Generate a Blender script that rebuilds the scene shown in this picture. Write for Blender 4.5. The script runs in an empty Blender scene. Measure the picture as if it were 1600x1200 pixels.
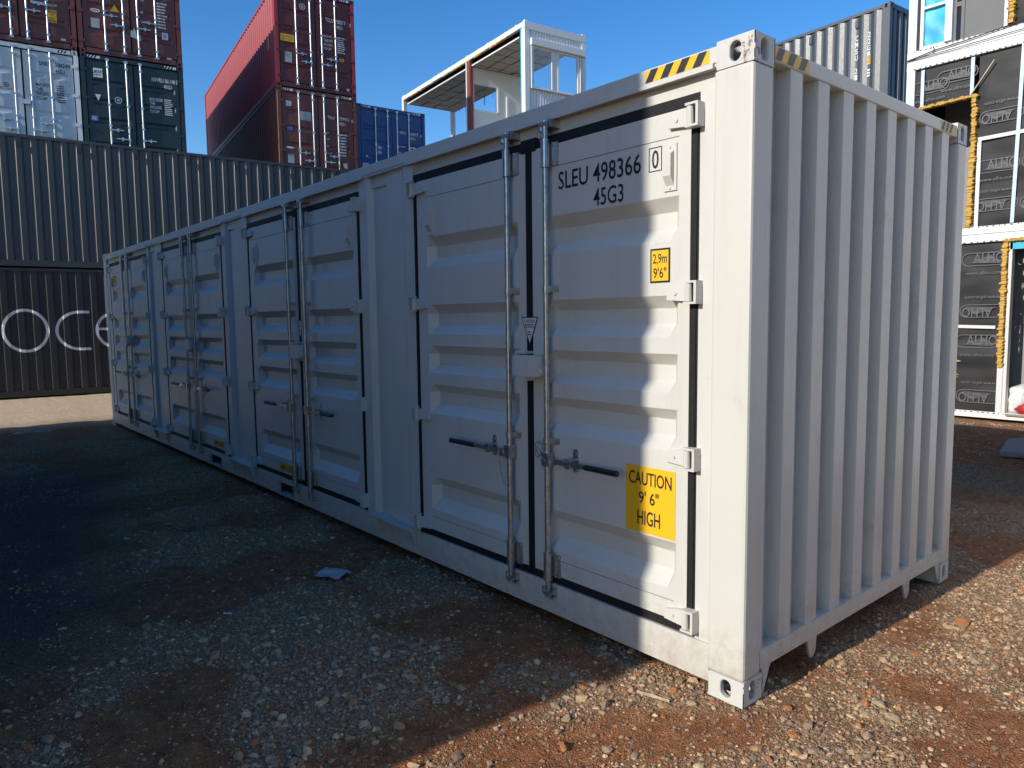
import bpy, bmesh, math, random
import numpy as np
from mathutils import Vector, Matrix, noise
R = math.radians
random.seed(7); rng = np.random.default_rng(7)
scene = bpy.context.scene
C = scene.collection

# ------------------------------------------------------------------ camera
CAM = Vector((1.6826, -2.7432, 1.7326))
yaw, pitch, roll = -0.867317, -0.089504, -0.0116066
fw = Vector((math.sin(yaw)*math.cos(pitch), math.cos(yaw)*math.cos(pitch), math.sin(pitch)))
rt = Vector((math.cos(yaw), -math.sin(yaw), 0)); up = rt.cross(fw)
r2 = rt*math.cos(roll) + up*math.sin(roll); u2 = -rt*math.sin(roll) + up*math.cos(roll)
cd = bpy.data.cameras.new('camera'); cam = bpy.data.objects.new('camera', cd); C.objects.link(cam)
cam.matrix_world = Matrix(((r2.x, u2.x, -fw.x, CAM.x), (r2.y, u2.y, -fw.y, CAM.y), (r2.z, u2.z, -fw.z, CAM.z), (0, 0, 0, 1)))
cd.sensor_width = 36; cd.lens = 36*1129.63/1600; cd.clip_start = .05; cd.clip_end = 3000
scene.camera = cam
# ------------------------------------------------------------------ light
SUN_EL, SUN_AZ = R(24.0), R(87.6)          # azimuth of the light's travel
travel = Vector((math.cos(SUN_EL)*math.cos(SUN_AZ), math.cos(SUN_EL)*math.sin(SUN_AZ), -math.sin(SUN_EL)))
w = bpy.data.worlds.new('World'); scene.world = w; w.use_nodes = True
nt = w.node_tree; bg = nt.nodes['Background']
sky = nt.nodes.new('ShaderNodeTexSky'); sky.sky_type = 'NISHITA'; sky.sun_disc = False
sky.sun_elevation = SUN_EL; sky.sun_rotation = R(180+2.4); sky.altitude = 300; sky.air_density = 1.0; sky.dust_density = .35; sky.ozone_density = 2.2
hs = nt.nodes.new('ShaderNodeHueSaturation'); hs.inputs['Saturation'].default_value = 1.37; hs.inputs['Hue'].default_value = .507
nt.links.new(sky.outputs[0], hs.inputs['Color']); nt.links.new(hs.outputs[0], bg.inputs[0]); bg.inputs[1].default_value = .145
ld = bpy.data.lights.new('sun', 'SUN'); ld.energy = 3.6; ld.angle = R(.55); ld.color = (1, .945, .85)
sun = bpy.data.objects.new('sun', ld); C.objects.link(sun); sun.rotation_euler = travel.to_track_quat('-Z', 'Y').to_euler()
scene.view_settings.view_transform = 'Standard'; scene.view_settings.look = 'None'
scene.view_settings.exposure = 0.38; scene.view_settings.gamma = 1.0

# ------------------------------------------------------------------ materials
def new_mat(name):
    m = bpy.data.materials.new(name); m.use_nodes = True
    return m, m.node_tree, m.node_tree.nodes['Principled BSDF']
def ramp(nt, src, stops):
    r = nt.nodes.new('ShaderNodeValToRGB'); nt.links.new(src, r.inputs[0])
    e = r.color_ramp.elements
    while len(e) < len(stops): e.new(.5)
    for k, (p, c) in zip(e, stops): k.position = p; k.color = (*c, 1) if len(c) == 3 else c
    return r.outputs[0]
def g(v): return (v, v, v)
def noise_tex(nt, scale, detail=4, rough=.6, vec=None, mscale=None):
    n = nt.nodes.new('ShaderNodeTexNoise'); n.inputs['Scale'].default_value = scale; n.inputs['Detail'].default_value = detail; n.inputs['Roughness'].default_value = rough
    if vec is not None:
        if mscale:
            mp = nt.nodes.new('ShaderNodeMapping'); mp.inputs['Scale'].default_value = mscale; nt.links.new(vec, mp.inputs[0]); vec = mp.outputs[0]
        nt.links.new(vec, n.inputs['Vector'])
    return n
def mix(nt, fac, a, b, blend='MIX'):
    m = nt.nodes.new('ShaderNodeMix'); m.data_type = 'RGBA'; m.blend_type = blend
    for s, v in ((m.inputs[0], fac), (m.inputs[6], a), (m.inputs[7], b)):
        if hasattr(v, 'node'): nt.links.new(v, s)
        elif isinstance(v, (int, float)): s.default_value = v
        else: s.default_value = (*v, 1)
    return m.outputs[2]
def paint(name, col, rough=.42, dirt=.25, dirtcol=(.12, .09, .065), rust=0., rustcol=(.16, .05, .02), spec=.5, streak=.15, bump=.02, fade=.12, splash=0, coat=0):
    m, nt, b = new_mat(name)
    tc = nt.nodes.new('ShaderNodeTexCoord').outputs['Object']
    n1 = noise_tex(nt, 1.3, 5, .65, tc)
    c = mix(nt, ramp(nt, n1.outputs[0], [(.3, g(0)), (.75, g(fade*2))]), col, tuple(min(1, x*.72+.1*0+.02) for x in col))
    n2 = noise_tex(nt, 7, 6, .7, tc, (1, 1, .09))
    c = mix(nt, ramp(nt, n2.outputs[0], [(.52, g(0)), (.8, g(streak))]), c, dirtcol)
    n3 = noise_tex(nt, 2.6, 8, .72, tc)
    c = mix(nt, ramp(nt, n3.outputs[0], [(.58, g(0)), (.74, g(dirt))]), c, dirtcol)
    n4 = noise_tex(nt, 38, 4, .7, tc)
    if rust > 0:
        n5 = noise_tex(nt, 9, 9, .75, tc)
        c = mix(nt, ramp(nt, n5.outputs[0], [(.66-rust*.12, g(0)), (.69-rust*.1, g(.9))]), c, rustcol)
    if splash:
        sz = nt.nodes.new('ShaderNodeSeparateXYZ'); nt.links.new(tc, sz.inputs[0]); mr = nt.nodes.new('ShaderNodeMapRange'); mr.inputs[1].default_value = .75; mr.inputs[2].default_value = .0; mr.inputs[3].default_value = -.28; mr.inputs[4].default_value = .32; nt.links.new(sz.outputs[2], mr.inputs[0])
        ns = noise_tex(nt, 14, 8, .75, tc); ad = nt.nodes.new('ShaderNodeMath'); ad.operation = 'ADD'; nt.links.new(mr.outputs[0], ad.inputs[0]); nt.links.new(ns.outputs[0], ad.inputs[1])
        c = mix(nt, ramp(nt, ad.outputs[0], [(.56, g(0)), (.95, g(splash))]), c, (.30, .19, .11))
        ng = noise_tex(nt, 5, 2, .5, tc, (1, 1, 1)); nk = noise_tex(nt, 90, 5, .8, tc, (.25, 1, 1.6))
        mm_ = nt.nodes.new('ShaderNodeMath'); mm_.operation = 'MULTIPLY'; nt.links.new(ng.outputs[0], mm_.inputs[0]); nt.links.new(nk.outputs[0], mm_.inputs[1])
        c = mix(nt, ramp(nt, mm_.outputs[0], [(.40, g(0)), (.46, g(.55))]), c, (.25, .22, .18))
    nt.links.new(c, b.inputs['Base Color'])
    nt.links.new(ramp(nt, n4.outputs[0], [(.3, g(rough-.07)), (.7, g(rough+.1))]), b.inputs['Roughness'])
    b.inputs['Specular IOR Level'].default_value = spec
    b.inputs['Coat Weight'].default_value = coat; b.inputs['Coat Roughness'].default_value = .42; b.inputs['Coat IOR'].default_value = 1.7
    if bump:
        bp = nt.nodes.new('ShaderNodeBump'); bp.inputs['Strength'].default_value = bump*4; bp.inputs['Distance'].default_value = .01
        nb = noise_tex(nt, 5, 3, .5, tc); nt.links.new(nb.outputs[0], bp.inputs['Height']); nt.links.new(bp.outputs[0], b.inputs['Normal'])
    return m
def plain(name, col, rough=.5, metal=0., spec=.5, var=.15, scale=20):
    m, nt, b = new_mat(name)
    tc = nt.nodes.new('ShaderNodeTexCoord').outputs['Object']
    n = noise_tex(nt, scale, 4, .6, tc)
    c = mix(nt, ramp(nt, n.outputs[0], [(.3, g(0)), (.7, g(1))]), tuple(x*(1-var) for x in col), tuple(min(1, x*(1+var)) for x in col))
    nt.links.new(c, b.inputs['Base Color']); b.inputs['Roughness'].default_value = rough; b.inputs['Metallic'].default_value = metal; b.inputs['Specular IOR Level'].default_value = spec
    return m
MT = {}
MT['main'] = paint('pale_grey_paint', (.585, .575, .525), .4, .10, (.30, .27, .22), 0, streak=.2, fade=.08, bump=.03, splash=.55)
MT['main_cast'] = paint('pale_grey_casting_paint', (.57, .565, .525), .5, .35, (.25, .2, .15), .6, streak=.3, bump=.03)
MT['main_plain'] = paint('pale_grey_fitting_paint', (.585, .575, .525), .42, .2, (.34, .29, .23), 0, streak=.15, fade=.08, bump=.02)
MT['post'] = paint('scuffed_pale_grey_paint', (.59, .575, .52), .42, .5, (.36, .31, .24), .0, streak=.3, fade=.1, bump=.03, splash=.6)
MT['gasket'] = plain('black_rubber', (.017, .017, .017), .6, spec=.2)
MT['galv'] = plain('galvanised_steel', (.50, .51, .51), .33, .85, .5, .25, 30)
MT['seam'] = plain('dirty_weld_seam', (.13, .125, .115), .7)
MT['wire'] = plain('dull_wire', (.30, .30, .29), .5, .3)
MT['grip'] = plain('black_grip', (.012, .012, .013), .45)
MT['dark'] = plain('dark_underside', (.05, .045, .04), .8)
MT['yellow'] = paint('yellow_vinyl', (.84, .46, .014), .4, .3, (.62, .42, .12), streak=.15, fade=.06, bump=.01)
MT['yellow_old'] = paint('worn_yellow_vinyl', (.62, .47, .16), .5, .8, (.45, .43, .4), streak=.5)
MT['ink'] = plain('black_ink', (.016, .016, .022), .45)
MT['white_ink'] = plain('white_ink', (.72, .72, .70), .5)
MT['label'] = plain('white_label', (.62, .63, .63), .45)
MT['label_grey'] = plain('grey_label', (.34, .38, .38), .45)
MT['label_blue'] = plain('blue_label', (.09, .16, .50), .45)
MT['greywall'] = paint('slate_grey_paint', (.030, .031, .032), .43, .25, (.05, .045, .04), 0, spec=.85, streak=.2)
MT['blackwall'] = paint('black_paint', (.022, .023, .024), .45, .3, (.06, .05, .04), 0, spec=.55, streak=.3)
MT['brown'] = paint('oxide_brown_paint', (.135, .038, .028), .45, .4, (.07, .045, .035), .35, streak=.35)
MT['brown2'] = paint('dull_brown_paint', (.165, .042, .030), .45, .45, (.06, .04, .03), .5, streak=.35)
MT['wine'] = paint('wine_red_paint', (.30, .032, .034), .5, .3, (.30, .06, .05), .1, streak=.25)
MT['wine_shaded'] = paint('shaded_wine_paint', (.11, .018, .020), .45, .3, (.06, .03, .03), .1, streak=.25)  # wine red with the door end's shade put into its colour
MT['uni'] = paint('faded_pale_blue_paint', (.50, .56, .60), .42, .25, (.25, .25, .24), .05, streak=.25)
MT['green'] = paint('dark_green_paint', (.012, .028, .032), .4, .25, (.05, .05, .045), 0, streak=.25)
MT['blue'] = paint('navy_blue_paint', (.015, .072, .235), .42, .25, (.05, .06, .09), .05, streak=.25)
MT['slate'] = paint('slate_paint', (.040, .050, .058), .44, .25, (.10, .10, .09), 0, spec=1., streak=.3)
MT['white_frame'] = paint('white_module_paint', (.74, .75, .75), .45, .2, (.4, .38, .33), 0, streak=.25)
MT['alho_frame'] = paint('dirty_white_frame_paint', (.78, .76, .71), .5, .7, (.38, .33, .27), .25, (.30, .19, .12), streak=.5)
MT['foam'] = paint('orange_insulation_foam', (.56, .33, .07), .85, .6, (.26, .14, .04), 0, bump=.3, streak=.3)
MT['tape'] = plain('pale_blue_batten', (.50, .62, .72), .5)
MT['wtape'] = paint('white_perforated_tape', (.66, .65, .63), .6, .6, (.2, .2, .2))
MT['film'] = plain('turquoise_film', (.03, .40, .58), .5, var=.25, scale=4)
MT['foilprint'] = plain('grey_foil_print', (.05, .05, .052), .55)
MT['foillight'] = plain('pale_foil_print', (.10, .10, .104), .55)
MT['ceil'] = paint('stained_ceiling_board', (.40, .34, .25), .8, .6, (.20, .15, .09), 0, streak=0, bump=.05)
MT['ceilgap'] = plain('ceiling_void', (.06, .05, .04), .9)
MT['partition'] = paint('off_white_board', (.66, .64, .59), .7, .2, (.4, .36, .3), streak=.15)
MT['redpost'] = paint('red_oxide_post', (.23, .055, .035), .5, .3)
MT['greyboard'] = paint('grey_board', (.15, .15, .145), .7, .3, (.1, .1, .1))
MT['partition2'] = paint('grey_plaster_board', (.30, .29, .265), .8, .3, (.12, .11, .1))
MT['concrete'] = paint('concrete', (.26, .25, .23), .85, .4, (.14, .12, .1), bump=.1)
MT['bag_white'] = plain('white_plastic_bag', (.70, .70, .68), .35)
MT['bag_red'] = plain('red_plastic_bag', (.45, .03, .025), .35)
MT['wood'] = plain('pale_wood', (.52, .42, .28), .8)
MT['paper'] = paint('weathered_paper', (.42, .42, .40), .7, .8, (.2, .18, .15))
def foil():
    m, nt, b = new_mat('dark_membrane_foil')
    tc = nt.nodes.new('ShaderNodeTexCoord').outputs['Object']
    n = noise_tex(nt, 3, 5, .6, tc)
    nt.links.new(mix(nt, n.outputs[0], (.014, .014, .0145), (.028, .0275, .027)), b.inputs['Base Color'])
    b.inputs['Roughness'].default_value = .55; b.inputs['Specular IOR Level'].default_value = .3
    n2 = noise_tex(nt, 1.7, 1, .4, tc, (1.0, 1, 1.8)); bp = nt.nodes.new('ShaderNodeBump'); bp.inputs['Strength'].default_value = .4; bp.inputs['Distance'].default_value = .08
    nt.links.new(n2.outputs[0], bp.inputs['Height']); nt.links.new(bp.outputs[0], b.inputs['Normal'])
    return m
MT['foil'] = foil()
def glass():
    m, nt, b = new_mat('window_glass')
    t = nt.nodes.new('ShaderNodeBsdfTransparent'); gl = nt.nodes.new('ShaderNodeBsdfGlossy'); gl.inputs['Roughness'].default_value = .02
    fr = nt.nodes.new('ShaderNodeFresnel'); fr.inputs[0].default_value = 1.45; mx = nt.nodes.new('ShaderNodeMixShader')
    nt.links.new(fr.outputs[0], mx.inputs[0]); nt.links.new(t.outputs[0], mx.inputs[1]); nt.links.new(gl.outputs[0], mx.inputs[2])
    nt.links.new(mx.outputs[0], nt.nodes['Material Output'].inputs[0]); return m
MT['glass'] = glass()

# ------------------------------------------------------------------ mesh helpers
class MB:
    def __init__(s): s.v = []; s.f = []; s.m = []
    def vert(s, p): s.v.append(tuple(p)); return len(s.v)-1
    def face(s, pts, m=0): s.f.append([s.vert(p) for p in pts]); s.m.append(m)
    def box(s, x0, x1, y0, y1, z0, z1, m=0, T=None):
        P = [(x, y, z) for x in (x0, x1) for y in (y0, y1) for z in (z0, z1)]
        if T: P = [T(*p) for p in P]
        b = len(s.v); s.v += [tuple(p) for p in P]
        for q in ((0, 1, 3, 2), (4, 6, 7, 5), (0, 4, 5, 1), (2, 3, 7, 6), (0, 2, 6, 4), (1, 5, 7, 3)): s.f.append([b+i for i in q]); s.m.append(m)
        return s
    def prism(s, pts, d, m=0):
        """closed polygon pts extruded by vector d"""
        n = len(pts); b = len(s.v); d = Vector(d)
        s.v += [tuple(p) for p in pts] + [tuple(Vector(p)+d) for p in pts]
        s.f.append([b+i for i in range(n)][::-1]); s.m.append(m); s.f.append([b+n+i for i in range(n)]); s.m.append(m)
        for i in range(n): s.f.append([b+i, b+(i+1) % n, b+n+(i+1) % n, b+n+i]); s.m.append(m)
        return s
    def tube(s, p0, p1, r, n=10, m=0, r1=None):
        p0 = Vector(p0); p1 = Vector(p1); d = (p1-p0).normalized(); a = d.orthogonal().normalized(); c = d.cross(a); r1 = r if r1 is None else r1
        b = len(s.v)
        for p, q in ((p0, r), (p1, r1)):
            for i in range(n): t = 2*math.pi*i/n; s.v.append(tuple(p+(a*math.cos(t)+c*math.sin(t))*q))
        for i in range(n): s.f.append([b+i, b+(i+1) % n, b+n+(i+1) % n, b+n+i]); s.m.append(m)
        s.f.append([b+i for i in range(n)][::-1]); s.m.append(m); s.f.append([b+n+i for i in range(n)]); s.m.append(m)
        return s
    def path(s, pts, r, n=6, m=0):
        for a, b in zip(pts, pts[1:]): s.tube(a, b, r, n, m)
        return s
    def mesh(s, name):
        me = bpy.data.meshes.new(name); me.from_pydata(s.v, [], s.f)
        if any(s.m): me.polygons.foreach_set('material_index', s.m)
        me.update(); return me
    def build(s, name, mats, parent=None, bevel=0, recalc=True, smooth=None):
        me = s.mesh(name)
        return put(name, me, mats, parent, bevel=bevel, recalc=recalc, smooth=smooth)
def put(name, me, mats, parent=None, loc=(0, 0, 0), bevel=0, recalc=False, smooth=None):
    if recalc:
        bm = bmesh.new(); bm.from_mesh(me)
        if bevel or smooth: bmesh.ops.remove_doubles(bm, verts=bm.verts, dist=1e-5)
        bmesh.ops.recalc_face_normals(bm, faces=bm.faces); bm.to_mesh(me); bm.free()
    if not isinstance(mats, (list, tuple)): mats = [mats]
    if len(me.materials) == 0:
        for q in mats: me.materials.append(MT[q])
    if smooth:
        me.polygons.foreach_set('use_smooth', [True]*len(me.polygons)); me.set_sharp_from_angle(angle=R(smooth))
    o = bpy.data.objects.new(name, me); C.objects.link(o); o.location = loc
    if parent: o.parent = parent
    if bevel:
        b = o.modifiers.new('bevel', 'BEVEL'); b.width = bevel; b.segments = 2; b.limit_method = 'ANGLE'; b.angle_limit = R(40)
    return o
def empty(name, loc=(0, 0, 0), rz=0):
    o = bpy.data.objects.new(name, None); C.objects.link(o); o.location = loc; o.rotation_euler = (0, 0, rz); return o
def tag(o, label, cat, group=None):
    o['label'] = label; o['category'] = cat
    if group: o['group'] = group
    return o
_tc = {}
OFF = .006
def text_shape(txt):
    """unit-box 2D triangulated letters"""
    if (txt, OFF) in _tc: return _tc[txt, OFF]
    cu = bpy.data.curves.new('t', 'FONT'); cu.body = txt; cu.resolution_u = 3; cu.space_line = .85; cu.offset = OFF; cu.align_x = 'LEFT'
    ob = bpy.data.objects.new('t', cu); C.objects.link(ob)
    dg = bpy.context.evaluated_depsgraph_get(); me = ob.evaluated_get(dg).to_mesh()
    V = np.array([v.co[:2] for v in me.vertices]); F = [list(p.vertices) for p in me.polygons]
    ob.evaluated_get(dg).to_mesh_clear(); bpy.data.objects.remove(ob); bpy.data.curves.remove(cu)
    lo = V.min(0); hi = V.max(0); V = (V-lo)/(hi-lo)
    _tc[txt, OFF] = (V, F); return V, F
def add_text(mb, txt, a0, a1, b0, b1, T, m=0, mirror=False):
    V, F = text_shape(txt); b = len(mb.v)
    for x, y in V:
        if mirror: x, y = 1-x, 1-y
        mb.v.append(tuple(T(a0+(a1-a0)*x, b0+(b1-b0)*y)))
    for f in F: mb.f.append([b+i for i in f]); mb.m.append(m)
def lines_text(mb, n, a0, a1, b0, b1, T, m=0, rag=.25):
    """n small lines of illegible print as short dashes of differing length"""
    h = (b1-b0)/n
    for i in range(n):
        x = a0; end = a1-(a1-a0)*random.random()*rag
        while x < end:
            l = (a1-a0)*random.uniform(.06, .2); x2 = min(end, x+l)
            z1 = b1-i*h-h*.2; z0 = z1-h*.5
            mb.face([T(x, z0), T(x2, z0), T(x2, z1), T(x, z1)], m); x = x2+(a1-a0)*.035

# ------------------------------------------------------------------ ground
def sstep(a, b, x):
    t = np.clip((x-a)/(b-a), 0, 1); return t*t*(3-2*t)
def fbm(x, y, f, o=3):
    return noise.fractal(Vector((x*f, y*f, 3.1)), .9, 2.0, o)
def patch(x, y):
    return .32+2.0*(noise.noise(Vector((x*1.1, y*1.3, 5.)))+.5*noise.noise(Vector((x*3.1, y*3.1, 1.))))
def terrain(x, y):
    z = .10*sstep(-11.5, -16, x)*(1-sstep(-18.5, -20, x) if False else 1)
    z = .10*(1-sstep(-16, -11.5, x)) + .22*sstep(4.5, 8.6, y)*sstep(-5, -3.2, x)
    return z
def axis(fine0, fine1, step, far):
    a = list(np.arange(fine0, fine1, step)); s = step; v = fine1
    while v < far: a.append(v); s *= 1.25; v += s
    s = step; v = fine0-step
    while v > -far: a.insert(0, v); s *= 1.25; v -= s
    return np.array(a)
gx = axis(-8, 2.6, .028, 400); gy = axis(-3.0, 2.6, .028, 400)
V = []
for y in gy:
    for x in gx:
        z = float(terrain(x, y))
        if -40 < x < 40 and -40 < y < 40:
            z += .018*fbm(x, y, .7) + .008*fbm(x+9, y, 3.5) - .014
            if -10 < x < 3.5 and -3.6 < y < 3.2: z += .0045*fbm(x+4, y+3, 11.0, 2)
        V.append((x, y, z))
nx, ny = len(gx), len(gy)
idx = np.arange(nx*ny).reshape(ny, nx)
F = np.stack([idx[:-1, :-1], idx[:-1, 1:], idx[1:, 1:], idx[1:, :-1]], -1).reshape(-1, 4)
def fast_mesh(name, V, F):
    me = bpy.data.meshes.new(name); V = np.asarray(V, np.float32); F = np.asarray(F, np.int32); k = F.shape[1]
    me.vertices.add(len(V)); me.vertices.foreach_set('co', V.ravel())
    me.loops.add(F.size); me.loops.foreach_set('vertex_index', F.ravel())
    me.polygons.add(len(F)); me.polygons.foreach_set('loop_start', np.arange(len(F), dtype=np.int32)*k); me.polygons.foreach_set('loop_total', np.full(len(F), k, np.int32))
    me.update(calc_edges=True); return me
def ground_mat():
    m, nt, b = new_mat('gravel_and_red_earth')
    L = nt.links; geo = nt.nodes.new('ShaderNodeNewGeometry').outputs['Position']
    fine = noise_tex(nt, 85, 3, .7, geo); mid = noise_tex(nt, 9, 5, .65, geo); big = noise_tex(nt, .75, 4, .55, geo); big2 = noise_tex(nt, 1.1, 3, .5, geo, (1.3, .8, 1))
    vor = nt.nodes.new('ShaderNodeTexVoronoi'); vor.inputs['Scale'].default_value = 70; L.new(geo, vor.inputs['Vector'])
    vor2 = nt.nodes.new('ShaderNodeTexVoronoi'); vor2.inputs['Scale'].default_value = 150; L.new(geo, vor2.inputs['Vector'])
    grit = ramp(nt, vor.outputs['Color'], [(.0, (0.156, 0.091, 0.049)), (.5, (0.383, 0.226, 0.119)), (.85, (0.653, 0.396, 0.212)), (1, (0.909, 0.583, 0.323))])
    grit2 = ramp(nt, vor2.outputs['Color'], [(.0, (0.170, 0.099, 0.053)), (.6, (0.398, 0.231, 0.123)), (1, (0.795, 0.495, 0.272))])
    gravel = mix(nt, .5, grit, grit2)
    earth = ramp(nt, mid.outputs[0], [(.25, (.20, .068, .026)), (.55, (.43, .165, .062)), (.8, (.58, .27, .11))])
    earth = mix(nt, ramp(nt, fine.outputs[0], [(.42, g(0)), (.75, g(.5))]), earth, grit)
    gat = nt.nodes.new('ShaderNodeAttribute'); gat.attribute_name = 'gravel'
    gm = nt.nodes.new('ShaderNodeMath'); gm.operation = 'MULTIPLY_ADD'; L.new(mid.outputs[0], gm.inputs[0]); gm.inputs[1].default_value = .6; L.new(gat.outputs['Fac'], gm.inputs[2])
    c = mix(nt, ramp(nt, gm.outputs[0], [(.42, g(1)), (.80, g(0))]), gravel, earth)
    # half-buried stones
    vor3 = nt.nodes.new('ShaderNodeTexVoronoi'); vor3.inputs['Scale'].default_value = 30; L.new(geo, vor3.inputs['Vector'])
    sepc = nt.nodes.new('ShaderNodeSeparateColor'); L.new(vor3.outputs['Color'], sepc.inputs[0])
    has = nt.nodes.new('ShaderNodeMath'); has.operation = 'GREATER_THAN'; L.new(sepc.outputs[0], has.inputs[0]); has.inputs[1].default_value = .62
    rim = nt.nodes.new('ShaderNodeMapRange'); rim.inputs[1].default_value = .42; rim.inputs[2].default_value = .30; L.new(vor3.outputs['Distance'], rim.inputs[0])
    smask = nt.nodes.new('ShaderNodeMath'); smask.operation = 'MULTIPLY'; L.new(has.outputs[0], smask.inputs[0]); L.new(rim.outputs[0], smask.inputs[1])
    stc = ramp(nt, sepc.outputs[1], [(0, (0.227, 0.149, 0.093)), (.5, (0.469, 0.297, 0.170)), (1, (0.738, 0.473, 0.264))])
    c = mix(nt, smask.outputs[0], c, stc)
    # sandy pale strip in front of the stacked containers, sunlight brightened into its colour
    sx = nt.nodes.new('ShaderNodeSeparateXYZ'); L.new(geo, sx.inputs[0])
    mr = nt.nodes.new('ShaderNodeMapRange'); mr.inputs[1].default_value = -12.2; mr.inputs[2].default_value = -13.6; L.new(sx.outputs[0], mr.inputs[0])
    sand = mix(nt, ramp(nt, mid.outputs[0], [(.35, g(0)), (.7, g(1))]), (.86, .60, .34), (.94, .76, .52))
    c = mix(nt, mr.outputs[0], c, sand)
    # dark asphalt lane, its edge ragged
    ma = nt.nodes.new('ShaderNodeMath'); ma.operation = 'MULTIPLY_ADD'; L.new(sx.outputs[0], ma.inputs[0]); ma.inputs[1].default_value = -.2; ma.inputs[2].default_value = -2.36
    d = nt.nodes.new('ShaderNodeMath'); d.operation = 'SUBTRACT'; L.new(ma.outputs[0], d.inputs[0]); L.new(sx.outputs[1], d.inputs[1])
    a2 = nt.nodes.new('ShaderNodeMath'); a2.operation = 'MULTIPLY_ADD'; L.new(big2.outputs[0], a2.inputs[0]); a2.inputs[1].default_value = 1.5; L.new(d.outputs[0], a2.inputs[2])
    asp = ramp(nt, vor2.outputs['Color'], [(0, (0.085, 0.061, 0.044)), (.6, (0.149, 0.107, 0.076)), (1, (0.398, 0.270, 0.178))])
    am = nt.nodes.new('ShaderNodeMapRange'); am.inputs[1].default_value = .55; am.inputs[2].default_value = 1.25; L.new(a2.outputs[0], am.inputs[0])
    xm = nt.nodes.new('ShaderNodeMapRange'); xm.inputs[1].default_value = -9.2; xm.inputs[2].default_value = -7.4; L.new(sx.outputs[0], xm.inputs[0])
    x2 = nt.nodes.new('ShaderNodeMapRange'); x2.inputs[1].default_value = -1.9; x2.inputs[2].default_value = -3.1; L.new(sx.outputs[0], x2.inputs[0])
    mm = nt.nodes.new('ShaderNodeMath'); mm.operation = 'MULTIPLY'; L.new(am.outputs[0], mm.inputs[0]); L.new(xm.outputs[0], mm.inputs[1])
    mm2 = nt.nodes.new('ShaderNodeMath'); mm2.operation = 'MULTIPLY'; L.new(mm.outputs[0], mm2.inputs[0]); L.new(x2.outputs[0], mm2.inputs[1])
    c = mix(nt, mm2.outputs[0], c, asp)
    L.new(c, b.inputs['Base Color']); b.inputs['Roughness'].default_value = .92; b.inputs['Specular IOR Level'].default_value = .25
    h = nt.nodes.new('ShaderNodeMath'); h.operation = 'ADD'; L.new(vor.outputs['Distance'], h.inputs[0]); L.new(vor2.outputs['Distance'], h.inputs[1])
    bp = nt.nodes.new('ShaderNodeBump'); bp.inputs['Strength'].default_value = 1.0; bp.inputs['Distance'].default_value = .012; bp.invert = True
    L.new(h.outputs[0], bp.inputs['Height'])
    bp0 = nt.nodes.new('ShaderNodeBump'); bp0.inputs['Strength'].default_value = .9; bp0.inputs['Distance'].default_value = .012; L.new(smask.outputs[0], bp0.inputs['Height']); L.new(bp0.outputs[0], bp.inputs['Normal'])
    bp2 = nt.nodes.new('ShaderNodeBump'); bp2.inputs['Strength'].default_value = .7; bp2.inputs['Distance'].default_value = .05; L.new(mid.outputs[0], bp2.inputs['Height']); L.new(bp.outputs[0], bp2.inputs['Normal'])
    L.new(bp2.outputs[0], b.inputs['Normal'])
    return m
MT['ground'] = ground_mat()
gme = fast_mesh('ground', V, F); gme.polygons.foreach_set('use_smooth', [True]*len(F))
ga = gme.attributes.new('gravel', 'FLOAT', 'POINT'); ga.data.foreach_set('value', np.clip(np.array([patch(v[0], v[1]) if -18 < v[0] < 6 and -6 < v[1] < 10 else .4 for v in V], np.float32), 0, 1))
gob = put('ground', gme, 'ground'); gob['kind'] = 'structure'
GZ = np.array([v[2] for v in V]).reshape(ny, nx)
def ground_z(x, y):
    i = np.clip(np.searchsorted(gx, x)-1, 0, nx-2); j = np.clip(np.searchsorted(gy, y)-1, 0, ny-2)
    tx = (x-gx[i])/(gx[i+1]-gx[i]); ty = (y-gy[j])/(gy[j+1]-gy[j])
    return (GZ[j, i]*(1-tx)+GZ[j, i+1]*tx)*(1-ty)+(GZ[j+1, i]*(1-tx)+GZ[j+1, i+1]*tx)*ty
# loose stones
def stone_mat():
    m, nt, b = new_mat('loose_stone')
    at = nt.nodes.new('ShaderNodeAttribute'); at.attribute_name = 'tint'
    geo = nt.nodes.new('ShaderNodeNewGeometry').outputs['Position']; n = noise_tex(nt, 60, 4, .7, geo)
    c = mix(nt, ramp(nt, n.outputs[0], [(.3, g(.55)), (.7, g(1))]), (0, 0, 0), at.outputs['Color'])
    nt.links.new(c, b.inputs['Base Color']); b.inputs['Roughness'].default_value = .85; b.inputs['Specular IOR Level'].default_value = .3
    bp = nt.nodes.new('ShaderNodeBump'); bp.inputs['Strength'].default_value = .5; bp.inputs['Distance'].default_value = .006; nt.links.new(n.outputs[0], bp.inputs['Height']); nt.links.new(bp.outputs[0], b.inputs['Normal'])
    return m
MT['stone'] = stone_mat()
bmi = bmesh.new(); bmesh.ops.create_icosphere(bmi, subdivisions=1, radius=1); IV = np.array([v.co[:] for v in bmi.verts]); IF = np.array([[v.index for v in f.verts] for f in bmi.faces]); bmi.free()
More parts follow.
